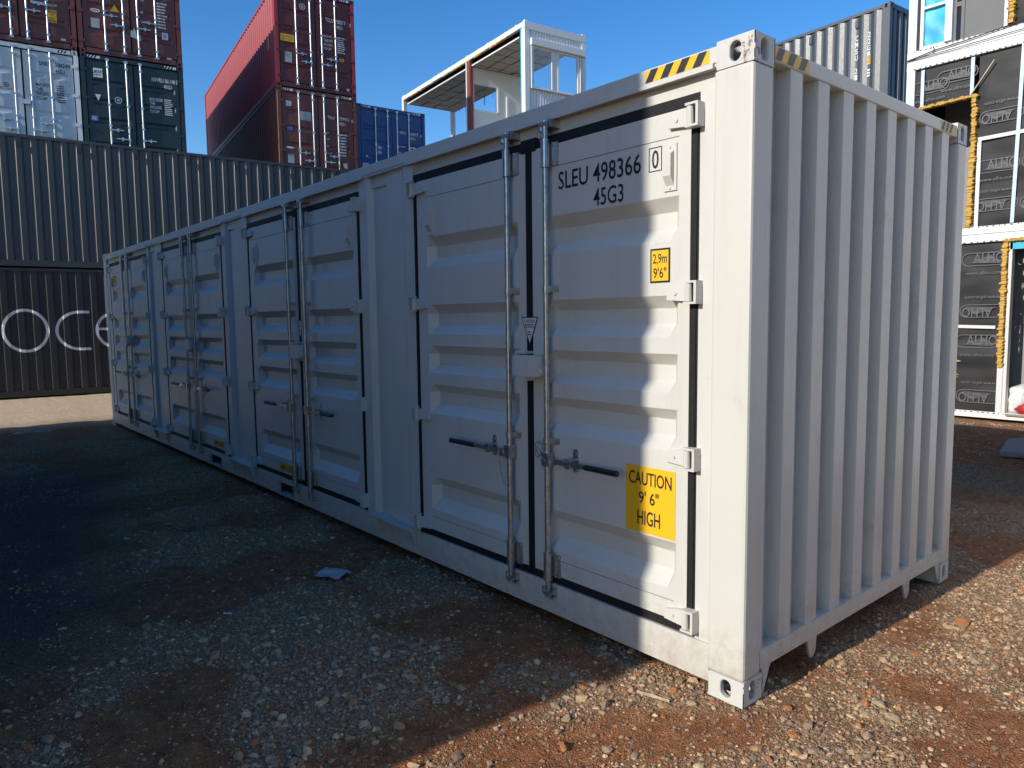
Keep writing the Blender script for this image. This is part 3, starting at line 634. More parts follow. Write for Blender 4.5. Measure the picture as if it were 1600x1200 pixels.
# ------------------------------------------------------------------ other containers
BARX = (.62, 1.05, 1.39, 1.82)
def make_container(loc, rz, label, side, door=None, L=LL, H=LH, slope=.068, depth=.036, s0=(.2, .2), pitch=.278, bars=BARX, detail=True, bar_mat='galv', recs=True, flip=False, group=None, post=None, gask='gasket', hinge=None, vents=None):
    """door end on local y=0 facing -y (flip: at y=L), width 0..2.438 along x, length along +y"""
    door = door or side; post = post or side
    r = empty('shipping_container', loc, rz); tag(r, label, 'container', group)
    YD = (lambda y: L-y) if flip else (lambda y: y)
    flat = (pitch-2*slope)/2
    mb = MB(); corr_sheet(mb, corr_pts(.12, L-.12, s0[0], flat, slope, flat, depth), .15, H-.06, lambda s, d, z: (.012+d, s, z)); mb.build('side_panel', side, r, recalc=False)
    mb = MB(); corr_sheet(mb, corr_pts(.12, L-.12, s0[1], flat, slope, flat, depth), .15, H-.06, lambda s, d, z: (LW-.012-d, s, z)); mb.build('side_panel', side, r, recalc=False)
    mb = MB(); corr_sheet(mb, corr_pts(.12, LW-.12, .2, .104, .018, .11, .0456), .12, H-.06, lambda s, d, z: (s, YD(L-.012-d), z)); mb.build('end_panel', side, r, recalc=False)
    mb = MB(); mb.box(.05, LW-.05, .05, L-.05, H-.055, H-.02); mb.build('roof_panel', side, r)
    mb = MB(); mb.box(.06, LW-.06, .06, L-.06, .12, .16); mb.build('underframe', 'dark', r)
    for x in (0, LW):
        a, b = (x, x+.06) if x == 0 else (x-.06, x)
        sgn = 1 if x == 0 else -1
        mb = MB(); mb.box(min(x+sgn*.003, x+sgn*.06), max(x+sgn*.003, x+sgn*.06), .15, L-.15, H-.075, H-.012); mb.build('top_side_rail', side, r)
        mb = MB(); mb.box(min(x+sgn*.003, x+sgn*.05), max(x+sgn*.003, x+sgn*.05), .15, L-.15, .03, .165); mb.build('bottom_side_rail', side, r)
        for y in (0, L):
            sy = 1 if y == 0 else -1
            mb = MB(); mb.box(min(x+sgn*.002, x+sgn*.11), max(x+sgn*.002, x+sgn*.11), min(y+sy*.002, y+sy*.16), max(y+sy*.002, y+sy*.16), .117, H-.117)
            ps = mb.build('corner_post', post if y == (L if flip else 0) else side, r)
            for z in (0, H):
                o = put('corner_casting', casting_mesh(sgn, sy, 1 if z == 0 else -1), door if detail else side, ps, (x, y, z))
                if len(o.material_slots): o.material_slots[0].link = 'OBJECT'; o.material_slots[0].material = MT[door if y == (L if flip else 0) else side]
    yf = L-.004 if flip else .004
    for y in ((L-.06, L-.003), (.003, .06)):
        mb = MB(); mb.box(.16, LW-.16, y[0], y[1], H-.115, H-.012); mb.build('end_rail', door, r); mb = MB(); mb.box(.16, LW-.16, y[0], y[1], .03, .155); mb.build('end_rail', door, r)
    dm = door
    rec = [(z+.09, z+.04, z-.04, z-.09) for z in (2.2, 1.72, 1.24, .62)] if recs else []
    T = lambda x, y, z: (x, YD(y), z)
    mb = MB(); mb.box(.11, LW-.11, .05, .075, .155, H-.115, T=T); mb.build('door_gasket', gask, r)
    dl = []
    for x0, x1 in ((.135, 1.200), (1.238, LW-.135)):
        mb = MB(); leaf(mb, x0, x1, .185, H-.145, rec, x0+.09, x1-.09, .024, .022, .03, .03, T); d = mb.build('door', dm, r); dl.append(d)
        if detail:
            hx = .095 if x0 < 1 else LW-.095
            for z in (.32, 1.05, 1.78, 2.5):
                mb = MB(); mb.box(hx-.055, hx+.055, -.014, .023, z-.035, z+.035, T=T); mb.build('hinge', hinge or dm, d)
    if detail:
        for i, x in enumerate(bars):
            mb = MB(); mb.tube(T(x, -.018, .12), T(x, -.018, H-.085), .021, 10)
            for z in (.13, H-.10): mb.box(x-.045, x+.045, -.036, .003, z-.03, z+.03, T=T)
            for z in (.30, 1.12, 1.66, H-.28): mb.box(x-.038, x+.038, -.036, .024, z-.025, z+.025, T=T)
            b = mb.build('locking_bar', bar_mat, r, smooth=40)
            zz = .82 if i in (0, 2) else .80; dx = .30 if i in (0, 2) else -.30
            if i == 3 and len(bars) < 4: continue
            mb = MB(); z = zz+(.2 if i in (0, 3) else 0)
            mb.prism([T(x, -.055, z-.014), T(x, -.041, z-.014), T(x, -.041, z+.014), T(x, -.055, z+.014)], Vector(T(x+dx, -.055, z-.01))-Vector(T(x, -.055, z-.014)))
            mb.box(x-.03, x+.03, -.05, -.01, z-.03, z+.03, T=T); mb.box(x+dx*.55-.02, x+dx*.55+.02, -.06, .024, z-.045, z+.045, T=T); mb.build('handle', bar_mat, b)
    r['_L'] = L
    return r, dl, T
def dtext(root, T, items, mat='white_ink', y=.018, name='marking'):
    for it in items:
        mb = MB()
        if it[0] == '#':
            lines_text(mb, it[5], it[1], it[2], it[3], it[4], lambda a, b: T(a, y, b)); mb.build('fine_print', mat, root, recalc=False)['kind'] = 'stuff'
        else:
            add_text(mb, it[0], it[1], it[2], it[3], it[4], lambda a, b: T(a, y, b)); mb.build(name, mat, root, recalc=False)
def dlabel(root, T, a, b, c, d, mat, name='sticker', y=.017, shape='rect', ink=None, n=3):
    mb = MB()
    if shape == 'rect': P = [(a, c), (b, c), (b, d), (a, d)]
    elif shape == 'disc': P = [((a+b)/2+(b-a)/2*math.cos(t), (c+d)/2+(d-c)/2*math.sin(t)) for t in np.linspace(0, 2*math.pi, 20, endpoint=False)]
    elif shape == 'tri': P = [(a, c), (b, c), ((a+b)/2, d)]
    elif shape == 'tridown': P = [(a, d), ((a+b)/2, c), (b, d)]
    else: P = shape
    mb.face([T(x, y, z) for x, z in P], 0)
    if ink: lines_text(mb, n, a+(b-a)*.15, b-(b-a)*.15, c+(d-c)*.15, d-(d-c)*.15, lambda p, q: T(p, y-.002, q), 1)
    return mb.build(name, [mat, ink or mat], root, recalc=False)
def ring(root, T, cx, cz, r, mat, y=.016):
    mb = MB(); N = 18
    for r0, r1 in ((r*.72, r), (0.12*r, r*.42)):
        for i in range(N):
            a, b = 2*math.pi*i/N, 2*math.pi*(i+1)/N; mb.face([T(cx+r0*math.cos(a), y, cz+r0*math.sin(a)), T(cx+r1*math.cos(a), y, cz+r1*math.sin(a)), T(cx+r1*math.cos(b), y, cz+r1*math.sin(b)), T(cx+r0*math.cos(b), y, cz+r0*math.sin(b))])
    return mb.build('emblem', mat, root, recalc=False)
def door_hazard(root, T, H=LH):
    for a, b in ((.17, .46), (LW-.46, LW-.17)): hazard(root, lambda p, q, e: T(p, .0015-e, q), a, b, H-.095, H-.03, 4, ['label', 'ink'])
GA = R(80.12); lx, ly = -20.111, 1.311
gu = Vector((math.cos(GA), math.sin(GA), 0))
# dark green
r, dl, T = make_container((lx, ly, 5.792), GA, 'dark green container with a square white logo label on its left door', 'green', bars=BARX[:3])
dtext(r, T, [('NWRU', 1.655, 1.94, 2.42, 2.53), ('861148', 1.975, 2.22, 2.42, 2.53), ('5', 2.245, 2.285, 2.42, 2.53), ('45G1', 1.94, 2.14, 2.27, 2.37)])
dtext(r, T, [('MAX GROSS', 1.58, 1.89, 1.91, 1.99), ('TARE', 1.58, 1.71, 1.81, 1.89), ('PAYLOAD', 1.58, 1.86, 1.71, 1.79), ('CU.CAP', 1.58, 1.80, 1.60, 1.68), ('#', 1.94, 2.14, 1.56, 2.0, 9)])
dlabel(r, T, .29, .50, 2.33, 2.56, 'label', 'logo_label')
mb = MB()
for k in range(3): mb.face([T(.315+.055*k, .0145, 2.44), T(.335+.055*k, .0145, 2.44), T(.375+.055*k, .0145, 2.51), T(.35+.055*k, .0145, 2.51)])
mb.face([T(.31, .0145, 2.47), T(.37, .0145, 2.505), T(.37, .0145, 2.49), T(.31, .0145, 2.45)]); mb.face([T(.43, .0145, 2.44), T(.475, .0145, 2.505), T(.485, .0145, 2.50), T(.445, .0145, 2.44)]); mb.face([T(.33, .0145, 2.39), T(.46, .0145, 2.39), T(.46, .0145, 2.40), T(.33, .0145, 2.40)])
mb.build('logo', 'ink', r, recalc=False)
dlabel(r, T, .30, .44, 1.74, 1.90, 'label', shape='tridown'); dlabel(r, T, .18, .34, 1.22, 1.35, 'label_blue', ink='label', n=2); ring(r, T, .83, 1.81, .09, 'label'); door_hazard(r, T)
# pale container left of it
o = gu*(-LW-.03)
r, dl, T = make_container((lx+o.x, ly+o.y, 5.792), GA, 'pale blue-grey container with black lettering below a brown one', 'uni', post='white_frame', hinge='white_frame')
D0 = LW+.03
dtext(r, T, [('UNIU', D0-.88, D0-.68, 2.44, 2.54), ('508249', D0-.55, D0-.22, 2.44, 2.54), ('8', D0-.145, D0-.10, 2.44, 2.54), ('45G1', D0-.55, D0-.35, 2.28, 2.38)], 'ink')
dtext(r, T, [('MAX GROSS', D0-.98, D0-.68, 1.92, 2.0), ('TARE', D0-.98, D0-.84, 1.81, 1.89), ('PAYLOAD', D0-.98, D0-.72, 1.70, 1.78), ('CU CAP', D0-.98, D0-.76, 1.59, 1.67), ('#', D0-.54, D0-.34, 1.55, 2.0, 8)], 'ink')
dlabel(r, T, D0-1.70, D0-1.50, 1.75, 1.95, 'label', shape='disc'); ring(r, T, D0-1.60, 1.85, .062, 'ink', .014); door_hazard(r, T)
mb = MB(); mb.box(1.17, 1.35, -.06, .0, 1.43, 1.54, T=T); mb.build('lock_box', 'uni', r)
# brown pair on top of those two
r, dl, T = make_container((lx, ly, 8.688), GA, 'brown container with an orange triangle sticker on top of the dark green one', 'brown', door='brown')
dlabel(r, T, .76, .97, 1.16, 1.35, 'yellow', shape='tri'); dlabel(r, T, .31, .53, 1.07, 1.16, 'label', shape='disc', ink='greyboard', n=1); dlabel(r, T, .31, .50, .68, .92, 'label_grey', 'plate')
dlabel(r, T, 1.96, 2.11, .66, .84, 'label', ink='label_blue', n=3); dlabel(r, T, 2.05, 2.17, .14, .20, 'label', 'plate')
dlabel(r, T, 0, 0, 0, 0, 'label', 'torn_label', shape=[(1.20, .60), (1.46, .53), (1.44, .66), (1.36, .70), (1.30, .83), (1.26, .75), (1.22, .77)])
dtext(r, T, [('TARE', 1.47, 1.57, 1.56, 1.62), ('NET', 1.47, 1.54, 1.24, 1.30), ('CU.CAP', 1.47, 1.63, 1.0, 1.06), ('#', 1.87, 2.12, .92, 1.62, 9)]); dtext(r, T, [('TRLU', 1.5, 1.75, 2.2, 2.3), ('651204', 1.87, 2.15, 2.2, 2.3)]); door_hazard(r, T)
r, dl, T = make_container((lx+o.x, ly+o.y, 8.688), GA, 'brown container with a yellow height sticker above the pale blue-grey one', 'brown2', door='brown')
sticker(r, D0-.66, D0-.44, .62, .93, [('CAUTION', .08, .92, .76, .94), ('9\'6"', .3, .7, .52, .7), ('HIGH', .25, .75, .29, .46), ('CONTAINER', .05, .95, .06, .23)], T0=lambda p, q, e: T(p, .017-e, q))
dtext(r, T, [('CU.CAP', D0-.62, D0-.42, 1.02, 1.08), ('#', D0-.98, D0-.7, 1.0, 1.5, 5)]); dlabel(r, T, D0-.38, D0-.28, .22, .27, 'label', 'plate')
# wine-red stack
RA = R(81.31); rx, ry = -19.566, 6.31
r, dl, T = make_container((rx, ry, 8.688), RA, 'topmost wine red container, its long side half in sunlight', 'wine', door='wine_shaded', post='wine', s0=(.2, .2))
dtext(r, T, [('TOLU', 1.53, 1.78, 2.12, 2.24), ('700817', 1.85, 2.16, 2.12, 2.24), ('3', 2.27, 2.33, 2.10, 2.2), ('45G1', 1.86, 2.06, 1.97, 2.07)])
dtext(r, T, [('MAX WT', 1.46, 1.72, 1.65, 1.73), ('TARE WT', 1.46, 1.74, 1.53, 1.61), ('PAYLOAD', 1.46, 1.72, 1.41, 1.49), ('CU CAP', 1.46, 1.69, 1.29, 1.37), ('#', 1.87, 2.14, 1.24, 1.74, 8)])
ring(r, T, .84, 2.41, .09, 'label'); dlabel(r, T, 1.93, 2.08, 1.02, 1.10, 'yellow', ink='ink', n=1); dlabel(r, T, .27, .48, .73, 1.03, 'label_grey', 'plate')
sticker(r, .16, .56, 1.33, 1.53, [('CAUTION', .1, .9, .5, .85), ('HIGH CUBE', .12, .88, .15, .4)], T0=lambda p, q, e: T(p, .017-e, q)); dlabel(r, T, 2.13, 2.23, .16, .24, 'label', shape='disc'); door_hazard(r, T)
mb = MB()
mb.box(-.003, .010, .78, .86, 1.25, 1.62); mb.build('side_plate', 'yellow_old', r)
r, dl, T = make_container((rx, ry, 5.792), RA, 'scuffed brown container directly under the wine red one', 'brown2', door='brown', post='foam' if False else 'brown')
dtext(r, T, [('TRLU', 1.50, 1.72, 2.14, 2.24), ('729451', 1.87, 2.16, 2.14, 2.24), ('6', 2.26, 2.32, 2.12, 2.22), ('45G1', 1.86, 2.06, 1.99, 2.08)])
dtext(r, T, [('MGW', 1.45, 1.52, 1.69, 1.74), ('TARE', 1.45, 1.55, 1.5, 1.55), ('NET', 1.45, 1.53, 1.29, 1.34), ('CU.CAP', 1.45, 1.60, 1.08, 1.13), ('#', 1.87, 2.10, 1.03, 1.74, 8)])
dlabel(r, T, .25, .41, 2.36, 2.50, 'label', ink='label_grey', n=2); dlabel(r, T, .66, .99, 2.0, 2.26, 'label_grey', 'repair_patch'); dlabel(r, T, .26, .42, 1.65, 1.76, 'label_blue'); dlabel(r, T, .21, .45, 1.12, 1.18, 'label', shape='disc'); dlabel(r, T, .25, .44, .69, .96, 'label_grey', 'plate'); dlabel(r, T, 1.94, 2.10, .68, .85, 'label', shape=[(1.94, .83), (2.0, .69), (2.09, .68), (2.08, .86)]); door_hazard(r, T)
mb = MB(); mb.box(-.004, .004, .002, .06, .12, 2.78); mb.build('sunlit_edge', 'foam', r)  # orange strip painted where the sun catches the corner post
BA = R(83.99)
r, dl, T = make_container((-19.659, 8.979, 5.792), BA, 'navy blue container with white lettering beside the brown one', 'blue', gask='blue')
dtext(r, T, [('NPCU', 1.50, 1.72, 2.12, 2.22), ('424013', 1.88, 2.16, 2.12, 2.22), ('4', 2.26, 2.31, 2.10, 2.20), ('45G1', 1.88, 2.06, 1.98, 2.07), ('MAX GROSS', 1.40, 1.68, 1.69, 1.74), ('TARE', 1.42, 1.53, 1.48, 1.53), ('#', 1.86, 2.12, 1.3, 1.76, 5)])
dlabel(r, T, .68, .84, 1.53, 1.65, 'label_grey', shape='disc'); dlabel(r, T, .68, .84, 1.38, 1.49, 'label_grey', shape='disc'); dlabel(r, T, .26, .35, 1.24, 1.30, 'label'); dlabel(r, T, .15, .36, .82, 1.04, 'label', ink='label_blue'); door_hazard(r, T)
# slate container at upper right
CA = R(84.65)
r, dl, T = make_container((-5.28, 13.85, 5.792), CA, 'slate grey container with vertical white numbers beside the unfinished building', 'slate', L=6.058, H=2.591, slope=.092, pitch=.2813, s0=(.30, .30), detail=False, flip=True)
TS = lambda s: (lambda a, b: (.0105+.036*0, s-a, b))
def vstack(root, txt, s, z, h, w_, d=.036):
    for i, ch in enumerate(txt):
        if ch == ' ': continue
        mb = MB(); add_text(mb, ch, s, s-w_, z-i*h*1.22-h, z-i*h*1.22, lambda a, b: (.012+d-.004, a, b)); mb.build('marking', 'white_ink', root, recalc=False)
P_ = .2813; SB = .30-.092
vstack(r, 'CMSU 210917', SB+2*P_+.008, 2.12, .115, .06); vstack(r, '22G1', SB+P_+.008, 2.12, .115, .06)
mb = MB(); a = SB+P_+.008; TT = lambda p, q, e: (.044-e, p, q); mb.face([TT(a+.0, 1.43, 0), TT(a-.07, 1.43, 0), TT(a-.07, 1.62, 0), TT(a, 1.62, 0)], 0); add_text(mb, '2.6\n8.6', a-.008, a-.062, 1.46, 1.59, lambda p, q: TT(p, q, .002), 1); mb.build('sticker', ['yellow', 'ink'], r, recalc=False)
for z in (1.17, 1.23, 1.29): mb = MB(); mb.face([TT(a-.005, z, 0), TT(a-.065, z, 0), TT(a-.065, z+.035, 0), TT(a-.005, z+.035, 0)]); mb.build('fine_print', 'white_ink', r, recalc=False)
for s in (SB+2*P_-.025, SB+6*P_-.025):
    mb = MB(); mb.box(.018, .05, s-.035, s+.035, 2.27, 2.45); mb.prism([(.018, s-.035, 2.27), (.010, s-.035, 2.29), (.010, s-.035, 2.40), (.018, s-.035, 2.45)], (0, .07, 0)); mb.build('vent', 'slate', r)
# long dark wall of two containers
WA = R(83.82); wv = Vector((math.cos(WA), math.sin(WA), 0)); wu = Vector((math.sin(WA), -math.cos(WA), 0))
A0 = Vector((-17.62, -.75, 0)); S0 = -3.9; org = A0+wv*S0-wu*LW; rzw = WA-math.pi/2
PW = .2865; sk = .216-S0+.044
upper, dl, T = make_container((org.x, org.y, .10+LH), rzw, 'long slate grey corrugated container lying across the yard end, above a black one', 'greywall', slope=.044, depth=.044, pitch=PW, s0=(.2, sk), detail=False)
for k in range(-12, 28, 4):
    s = sk+PW*(k+.02)-.005+.055
    mb = MB(); mb.box(LW-.014, LW+.006, s-.035, s+.035, LH-.30, LH-.175); mb.build('vent', 'blackwall', upper)
lower, dl, T = make_container((org.x, org.y, .10), rzw, 'black corrugated container with large white letters standing on the sand', 'blackwall', slope=.030, pitch=PW, s0=(.2, .05-S0+.03), detail=False)
def wall_pt(s, z):
    fl = (PW-.06)/2; d = .036*prof(s-S0, .05-S0+.03, fl, .030, fl)
    return (LW-.012-d+.004, s-S0, z-.10)
def stroke(center, pts, width, closed=False):
    mb = MB(); P = [Vector((p[0]+center[0], p[1]+center[1])) for p in pts]; n = len(P); Lf = []; Rt = []
    for i in range(n):
        a = P[i-1] if (i > 0 or closed) else P[i]; b = P[(i+1) % n] if (i < n-1 or closed) else P[i]
        t = (b-a).normalized(); nn = Vector((-t.y, t.x))*width/2; Lf.append(P[i]+nn); Rt.append(P[i]-nn)
    for i in range(n if closed else n-1):
        j = (i+1) % n
        for k in range(3):
            f0, f1 = k/3, (k+1)/3
            q = [Lf[i].lerp(Rt[i], f0), Lf[j].lerp(Rt[j], f0), Lf[j].lerp(Rt[j], f1), Lf[i].lerp(Rt[i], f1)]
            mb.face([wall_pt(v.x, v.y) for v in q])
    return mb
def arc(rx_, rz_, a0, a1, n=90): return [(rx_*math.cos(t), rz_*math.sin(t)) for t in np.linspace(a0, a1, n)]
stroke((.205, 1.60), arc(.415, .455, 0, 2*math.pi, 140)[:-1], .062, True).build('letter', 'white_ink', lower, recalc=False)
stroke((1.255, 1.585), [(x, .425) for x in np.linspace(.20, -.01, 24)]+arc(.46, .425, R(92), R(268), 120)+[(x, -.425) for x in np.linspace(-.01, .20, 24)], .062).build('letter', 'white_ink', lower, recalc=False)
e = stroke((2.05, 1.585), arc(.46, .425, R(0), R(300), 120), .062); e2 = stroke((2.05, 1.585), [(x, .03) for x in np.linspace(-.43, .46, 60)], .055)
b0 = len(e.v); e.v += e2.v; e.f += [[i+b0 for i in f] for f in e2.f]; e.m += e2.m; e.build('letter', 'white_ink', lower, recalc=False)
# plain containers that carry the upper tiers
HID = 'plain container at the bottom of a stack, behind the long dark wall'
for (px, py, a, mt) in ((lx, ly, GA, 'brown2'), (lx+o.x, ly+o.y, GA, 'brown'), (rx, ry, RA, 'blue'), (-19.659, 8.979, BA, 'brown2')):
    for k in range(2): make_container((px, py, .05+2.871*k), a, HID, mt, H=2.871, detail=False, recs=False, group='bottom containers behind the dark wall')
for k in range(2): make_container((-5.28, 13.85, LH*k), CA, 'plain slate container under the one with vertical white numbers', 'slate', L=6.058, H=LH, detail=False, recs=False, flip=True, group='bottom containers under the slate one')
# the stack across the lane whose shadow falls over the doors
for k, mt in ((0, 'brown2'), (1, 'blue')): make_container((-.915+.065*k, -4.4-LW, LH*k), math.pi/2, ('brown' if k == 0 else 'blue')+' container across the lane, '+('lower' if k == 0 else 'upper')+' one of the pair shading the doors', mt, detail=False)

for k, mt in ((0, 'brown'), (1, 'green')): make_container((4.4+LL, -3.0-LW, LH*k), math.pi/2, ('brown' if k == 0 else 'green')+' container added out of view to dim the end wall, '+('lower' if k == 0 else 'upper')+' one of the pair', mt, detail=False)  # unseen stack added to cut skylight on the ribbed end wall

for k in (0, 1): make_container((.2+LL, 5.5, LH*k), math.pi/2, 'pale grey container added out of view as a sun reflector, '+('lower' if k == 0 else 'upper')+' one of the pair', 'white_frame', detail=False)  # unseen pair added to throw warm sunlight back onto the end wall

# ------------------------------------------------------------------ open white cabin on its stack
MA = R(82.785); mz = 10.977-2.9
om = empty('cabin_module', (-15.818, 12.787, mz), MA); tag(om, 'white gutted cabin module with an open side, perched high behind the container', 'cabin')
ML, MW, MH = 9.1, 2.435, 2.9
def op(name, mb, mat='white_frame', parent=om, **k): return mb.build(name, mat, parent, **k)
for x, y in ((0, 0), (MW-.16, 0), (0, ML-.16), (MW-.16, ML-.16)):
    mb = MB(); mb.box(x, x+.16, y, y+(.2 if y == 0 else .16), .16, MH-.2); mb.box(x+.03, x+.13, y+.03, y+.13, MH, MH+.05); op('corner_post', mb)
mb = MB(); mb.box(.0, MW, 0, .16, MH-.22, MH); op('roof_beam', mb); mb = MB(); mb.box(0, MW, ML-.16, ML, MH-.2, MH); op('roof_beam', mb)
mb = MB(); mb.box(-.004, .12, .16, ML-.16, MH-.15, MH-.001); bm1 = op('roof_beam', mb); mb = MB(); mb.box(MW-.12, MW, .16, ML-.16, MH-.2, MH-.001); op('roof_beam', mb)
mb = MB()
for i in range(26):
    y = random.uniform(.3, ML-.5); l = random.uniform(.1, .45); t = random.uniform(.02, .05); mb.box(-.012, .05, y, y+l, MH-.15-t, MH-.148)
op('foam_remnants', mb, 'foam', bm1)['kind'] = 'stuff'
mb = MB(); mb.box(-.010, .04, 2.6, 5.6, MH-.18, MH-.149); mb.box(-.01, .012, .2, .24, .2, MH-.16); op('film_strip', mb, 'film', bm1)
mb = MB()
for i in range(14): y = random.uniform(.2, ML-.3); mb.box(.0, .05, y, y+random.uniform(.03, .1), MH, MH+random.uniform(.015, .04))
op('roof_scraps', mb, 'wood', bm1)['kind'] = 'stuff'
mb = MB(); mb.box(.12, MW-.12, .16, ML-.16, MH-.10, MH-.03); op('roof_panel', mb, 'ceilgap')
ZC = MH-.35
mb = MB(); mb.box(.085, .115, .45, ML-.35, ZC-.02, ZC+.02); op('ceiling_trim', mb, 'white_frame')
mb = MB(); mb.box(.12, MW-.1, .2, ML-.2, ZC+.035, ZC+.06); op('ceiling_backing', mb, 'ceilgap')
nxp, nyp = 4, 14
for i in range(nxp):
    for j in range(nyp):
        x0 = .13+i*.555; y0 = .25+j*.607
        mb = MB(); t = random.uniform(-.012, .012); dz = random.uniform(-.004, .004); e_ = .022
        mb.prism([(x0+e_, y0+e_, ZC+dz+t), (x0+.555-e_, y0+e_, ZC+dz-t), (x0+.555-e_, y0+.607-e_, ZC+dz-t*.5), (x0+e_, y0+.607-e_, ZC+dz+t*.5)], (0, 0, .018)); op('ceiling_panel', mb, 'ceil')
mb = MB()
for j in range(nyp+1): mb.box(.13, 2.35, .25+j*.607-.012, .25+j*.607+.012, ZC+.012, ZC+.03)
for i in range(nxp+1): mb.box(.13+i*.555-.012, .13+i*.555+.012, .25, .25+nyp*.607, ZC+.012, ZC+.03)
op('ceiling_grid', mb, 'ceilgap')
mb = MB()
for k in range(5):
    x = random.uniform(2.2, 2.38); y = random.uniform(3.9, 8.6); mb.tube((x, y, ZC), (x+.02, y+.05, ZC-random.uniform(.1, .35)), .008, 5)
op('hanging_wire', mb, 'dark')['kind'] = 'stuff'
mb = MB(); mb.box(-.002, .14, 3.46, 3.66, .16, MH-.15); mb.box(.02, .12, 3.44, 3.46, .16, MH-.15); op('middle_post', mb, 'redpost'); mb = MB(); mb.box(-.004, .13, 3.662, 3.72, .16, MH-.15); op('post_edge', mb)
PY0, PY1 = 3.50, 3.60
mb = MB(); wz0, wz1, wx0, wx1 = 1.08, 1.98, .20, 1.21
mb.box(.145, MW-.03, PY0, PY1, .16, wz0); mb.box(.145, MW-.03, PY0, PY1, wz1, ZC-.022); mb.box(.145, wx0, PY0, PY1, wz0, wz1); mb.box(wx1, MW-.03, PY0, PY1, wz0, wz1); part_ = op('partition_wall', mb, 'partition')
mb = MB(); mb.box(wx1-.05, wx1+.03, PY0-.02, PY1, wz0-.03, wz1); mb.box(wx0, wx1+.03, PY0-.02, PY1, wz0-.03, wz0+.02); op('window_frame', mb, 'white_frame', part_)
mb = MB(); mb.box(1.55, 1.62, PY0-.03, PY0, .16, 1.72); op('cable_trunking', mb, 'white_frame', part_)
# near end wall with twin window
sill, head = .93, 2.20
def fine_corr(x0, x1, z0, z1, y=.03): 
    mb = MB(); corr_sheet(mb, corr_pts(x0, x1, x0, .045, .014, .035, .028), z0, z1, lambda s, d, z: (s, y+d, z)); mb.box(x0, x1, y+.045, y+.10, z0, z1); return mb
op('wall_panel', fine_corr(.16, MW-.16, .16, sill), recalc=False); op('wall_panel', fine_corr(.16, MW-.16, head+.2, MH-.22), recalc=False)
op('wall_panel', fine_corr(.16, .28, sill, head+.2), recalc=False); op('wall_panel', fine_corr(2.17, MW-.16, sill, head+.2), recalc=False)
mb = MB(); mb.box(.20, 2.36, -.10, .028, head, head+.21); op('shutter_box', mb, bevel=.008)
for x0, x1 in ((.28, 1.10), (1.28, 2.16)):
    mb = MB(); mb.box(x0, x0+.05, .0, .09, sill, head); mb.box(x1-.06, x1, .0, .09, sill, head); mb.box(x0+.05, x1-.06, .0, .09, sill, sill+.05); mb.box(x0+.05, x1-.06, .0, .09, head-.05, head); wf = op('window_frame', mb)
    mb = MB(); mb.box(x0+.05, x1-.06, .04, .046, sill+.05, head-.05); op('pane', mb, 'glass', wf)
mb = MB(); mb.box(1.10, 1.28, .02, .10, sill, head); op('mullion', mb); mb = MB(); mb.box(.22, 2.2, -.05, .0, sill-.035, sill); op('window_sill', mb)
for xr in (.225, 2.18): mb = MB(); mb.box(xr, xr+.04, -.03, .03, sill, head); op('shutter_rail', mb)
mb = MB(); mb.box(0, MW, 0, ML, 0, .16); op('floor_slab', mb)
for k, (z, H_) in enumerate(((0, 2.692), (2.692, 2.692), (5.384, 2.692))):
    make_container((-15.818, 12.787, z), MA, 'plain container carrying the open white cabin', 'brown2' if k != 1 else 'blue', L=9.1, H=H_, detail=False, recs=False, group='containers under the white cabin')

# ------------------------------------------------------------------ stripped building modules on the right
AX, AY, AW, AD = -2.98, 9.0, 6.2, 6.0
def amod(z0, label): 
    r = empty('building_module', (AX, AY, z0)); tag(r, label, 'building'); return r
def ab(parent, name, mb, mat='alho_frame', **k): return mb.build(name, mat, parent, **k)
def W(x): return x-AX
def frame(r, h, bb, bt):
    mb = MB(); mb.box(0, AW, 0, .14, 0, bb); o1 = ab(r, 'floor_beam', mb, bevel=.008); mb = MB(); mb.box(0, AW, 0, .14, h-bt, h-.004); o2 = ab(r, 'ceiling_beam', mb, bevel=.008)
    for x in (0, AW-.12):
        mb = MB(); mb.box(x+.002, x+.12, .003, .14, bb, h-bt); ab(r, 'corner_post', mb, bevel=.008)
    for x in (0, AW-.12):
        mb = MB(); mb.box(x, x+.12, AD-.14, AD, 0, h-.004); ab(r, 'corner_post', mb)
    mb = MB(); mb.box(.02, .06, .14, AD-.14, .0, h-.006); ab(r, 'side_wall', mb, 'foil'); mb = MB(); mb.box(AW-.06, AW-.02, .14, AD-.14, .0, h-.006); ab(r, 'side_wall', mb, 'foil')
    mb = MB(); mb.box(.06, AW-.06, AD-.08, AD-.03, 0, h-.006); ab(r, 'back_wall', mb, 'greyboard')
    mb = MB(); mb.box(.06, AW-.06, .14, AD-.08, h-.10, h-.008); ab(r, 'ceiling_slab', mb, 'greyboard'); mb = MB(); mb.box(.06, AW-.06, .14, AD-.08, 0, .06); ab(r, 'floor_slab', mb, 'concrete')
    for o_, zz in ((o1, bb-.012), (o2, h-bt+.012)):
        mb = MB(); x = .1
        while x < AW-.1:
            l = random.uniform(.012, .035); mb.box(x, x+l, -.004, .002, zz-.006, zz+.006); x += l+random.uniform(.03, .06)
        ab(o_, 'staple_row', mb, 'ink')['kind'] = 'stuff'
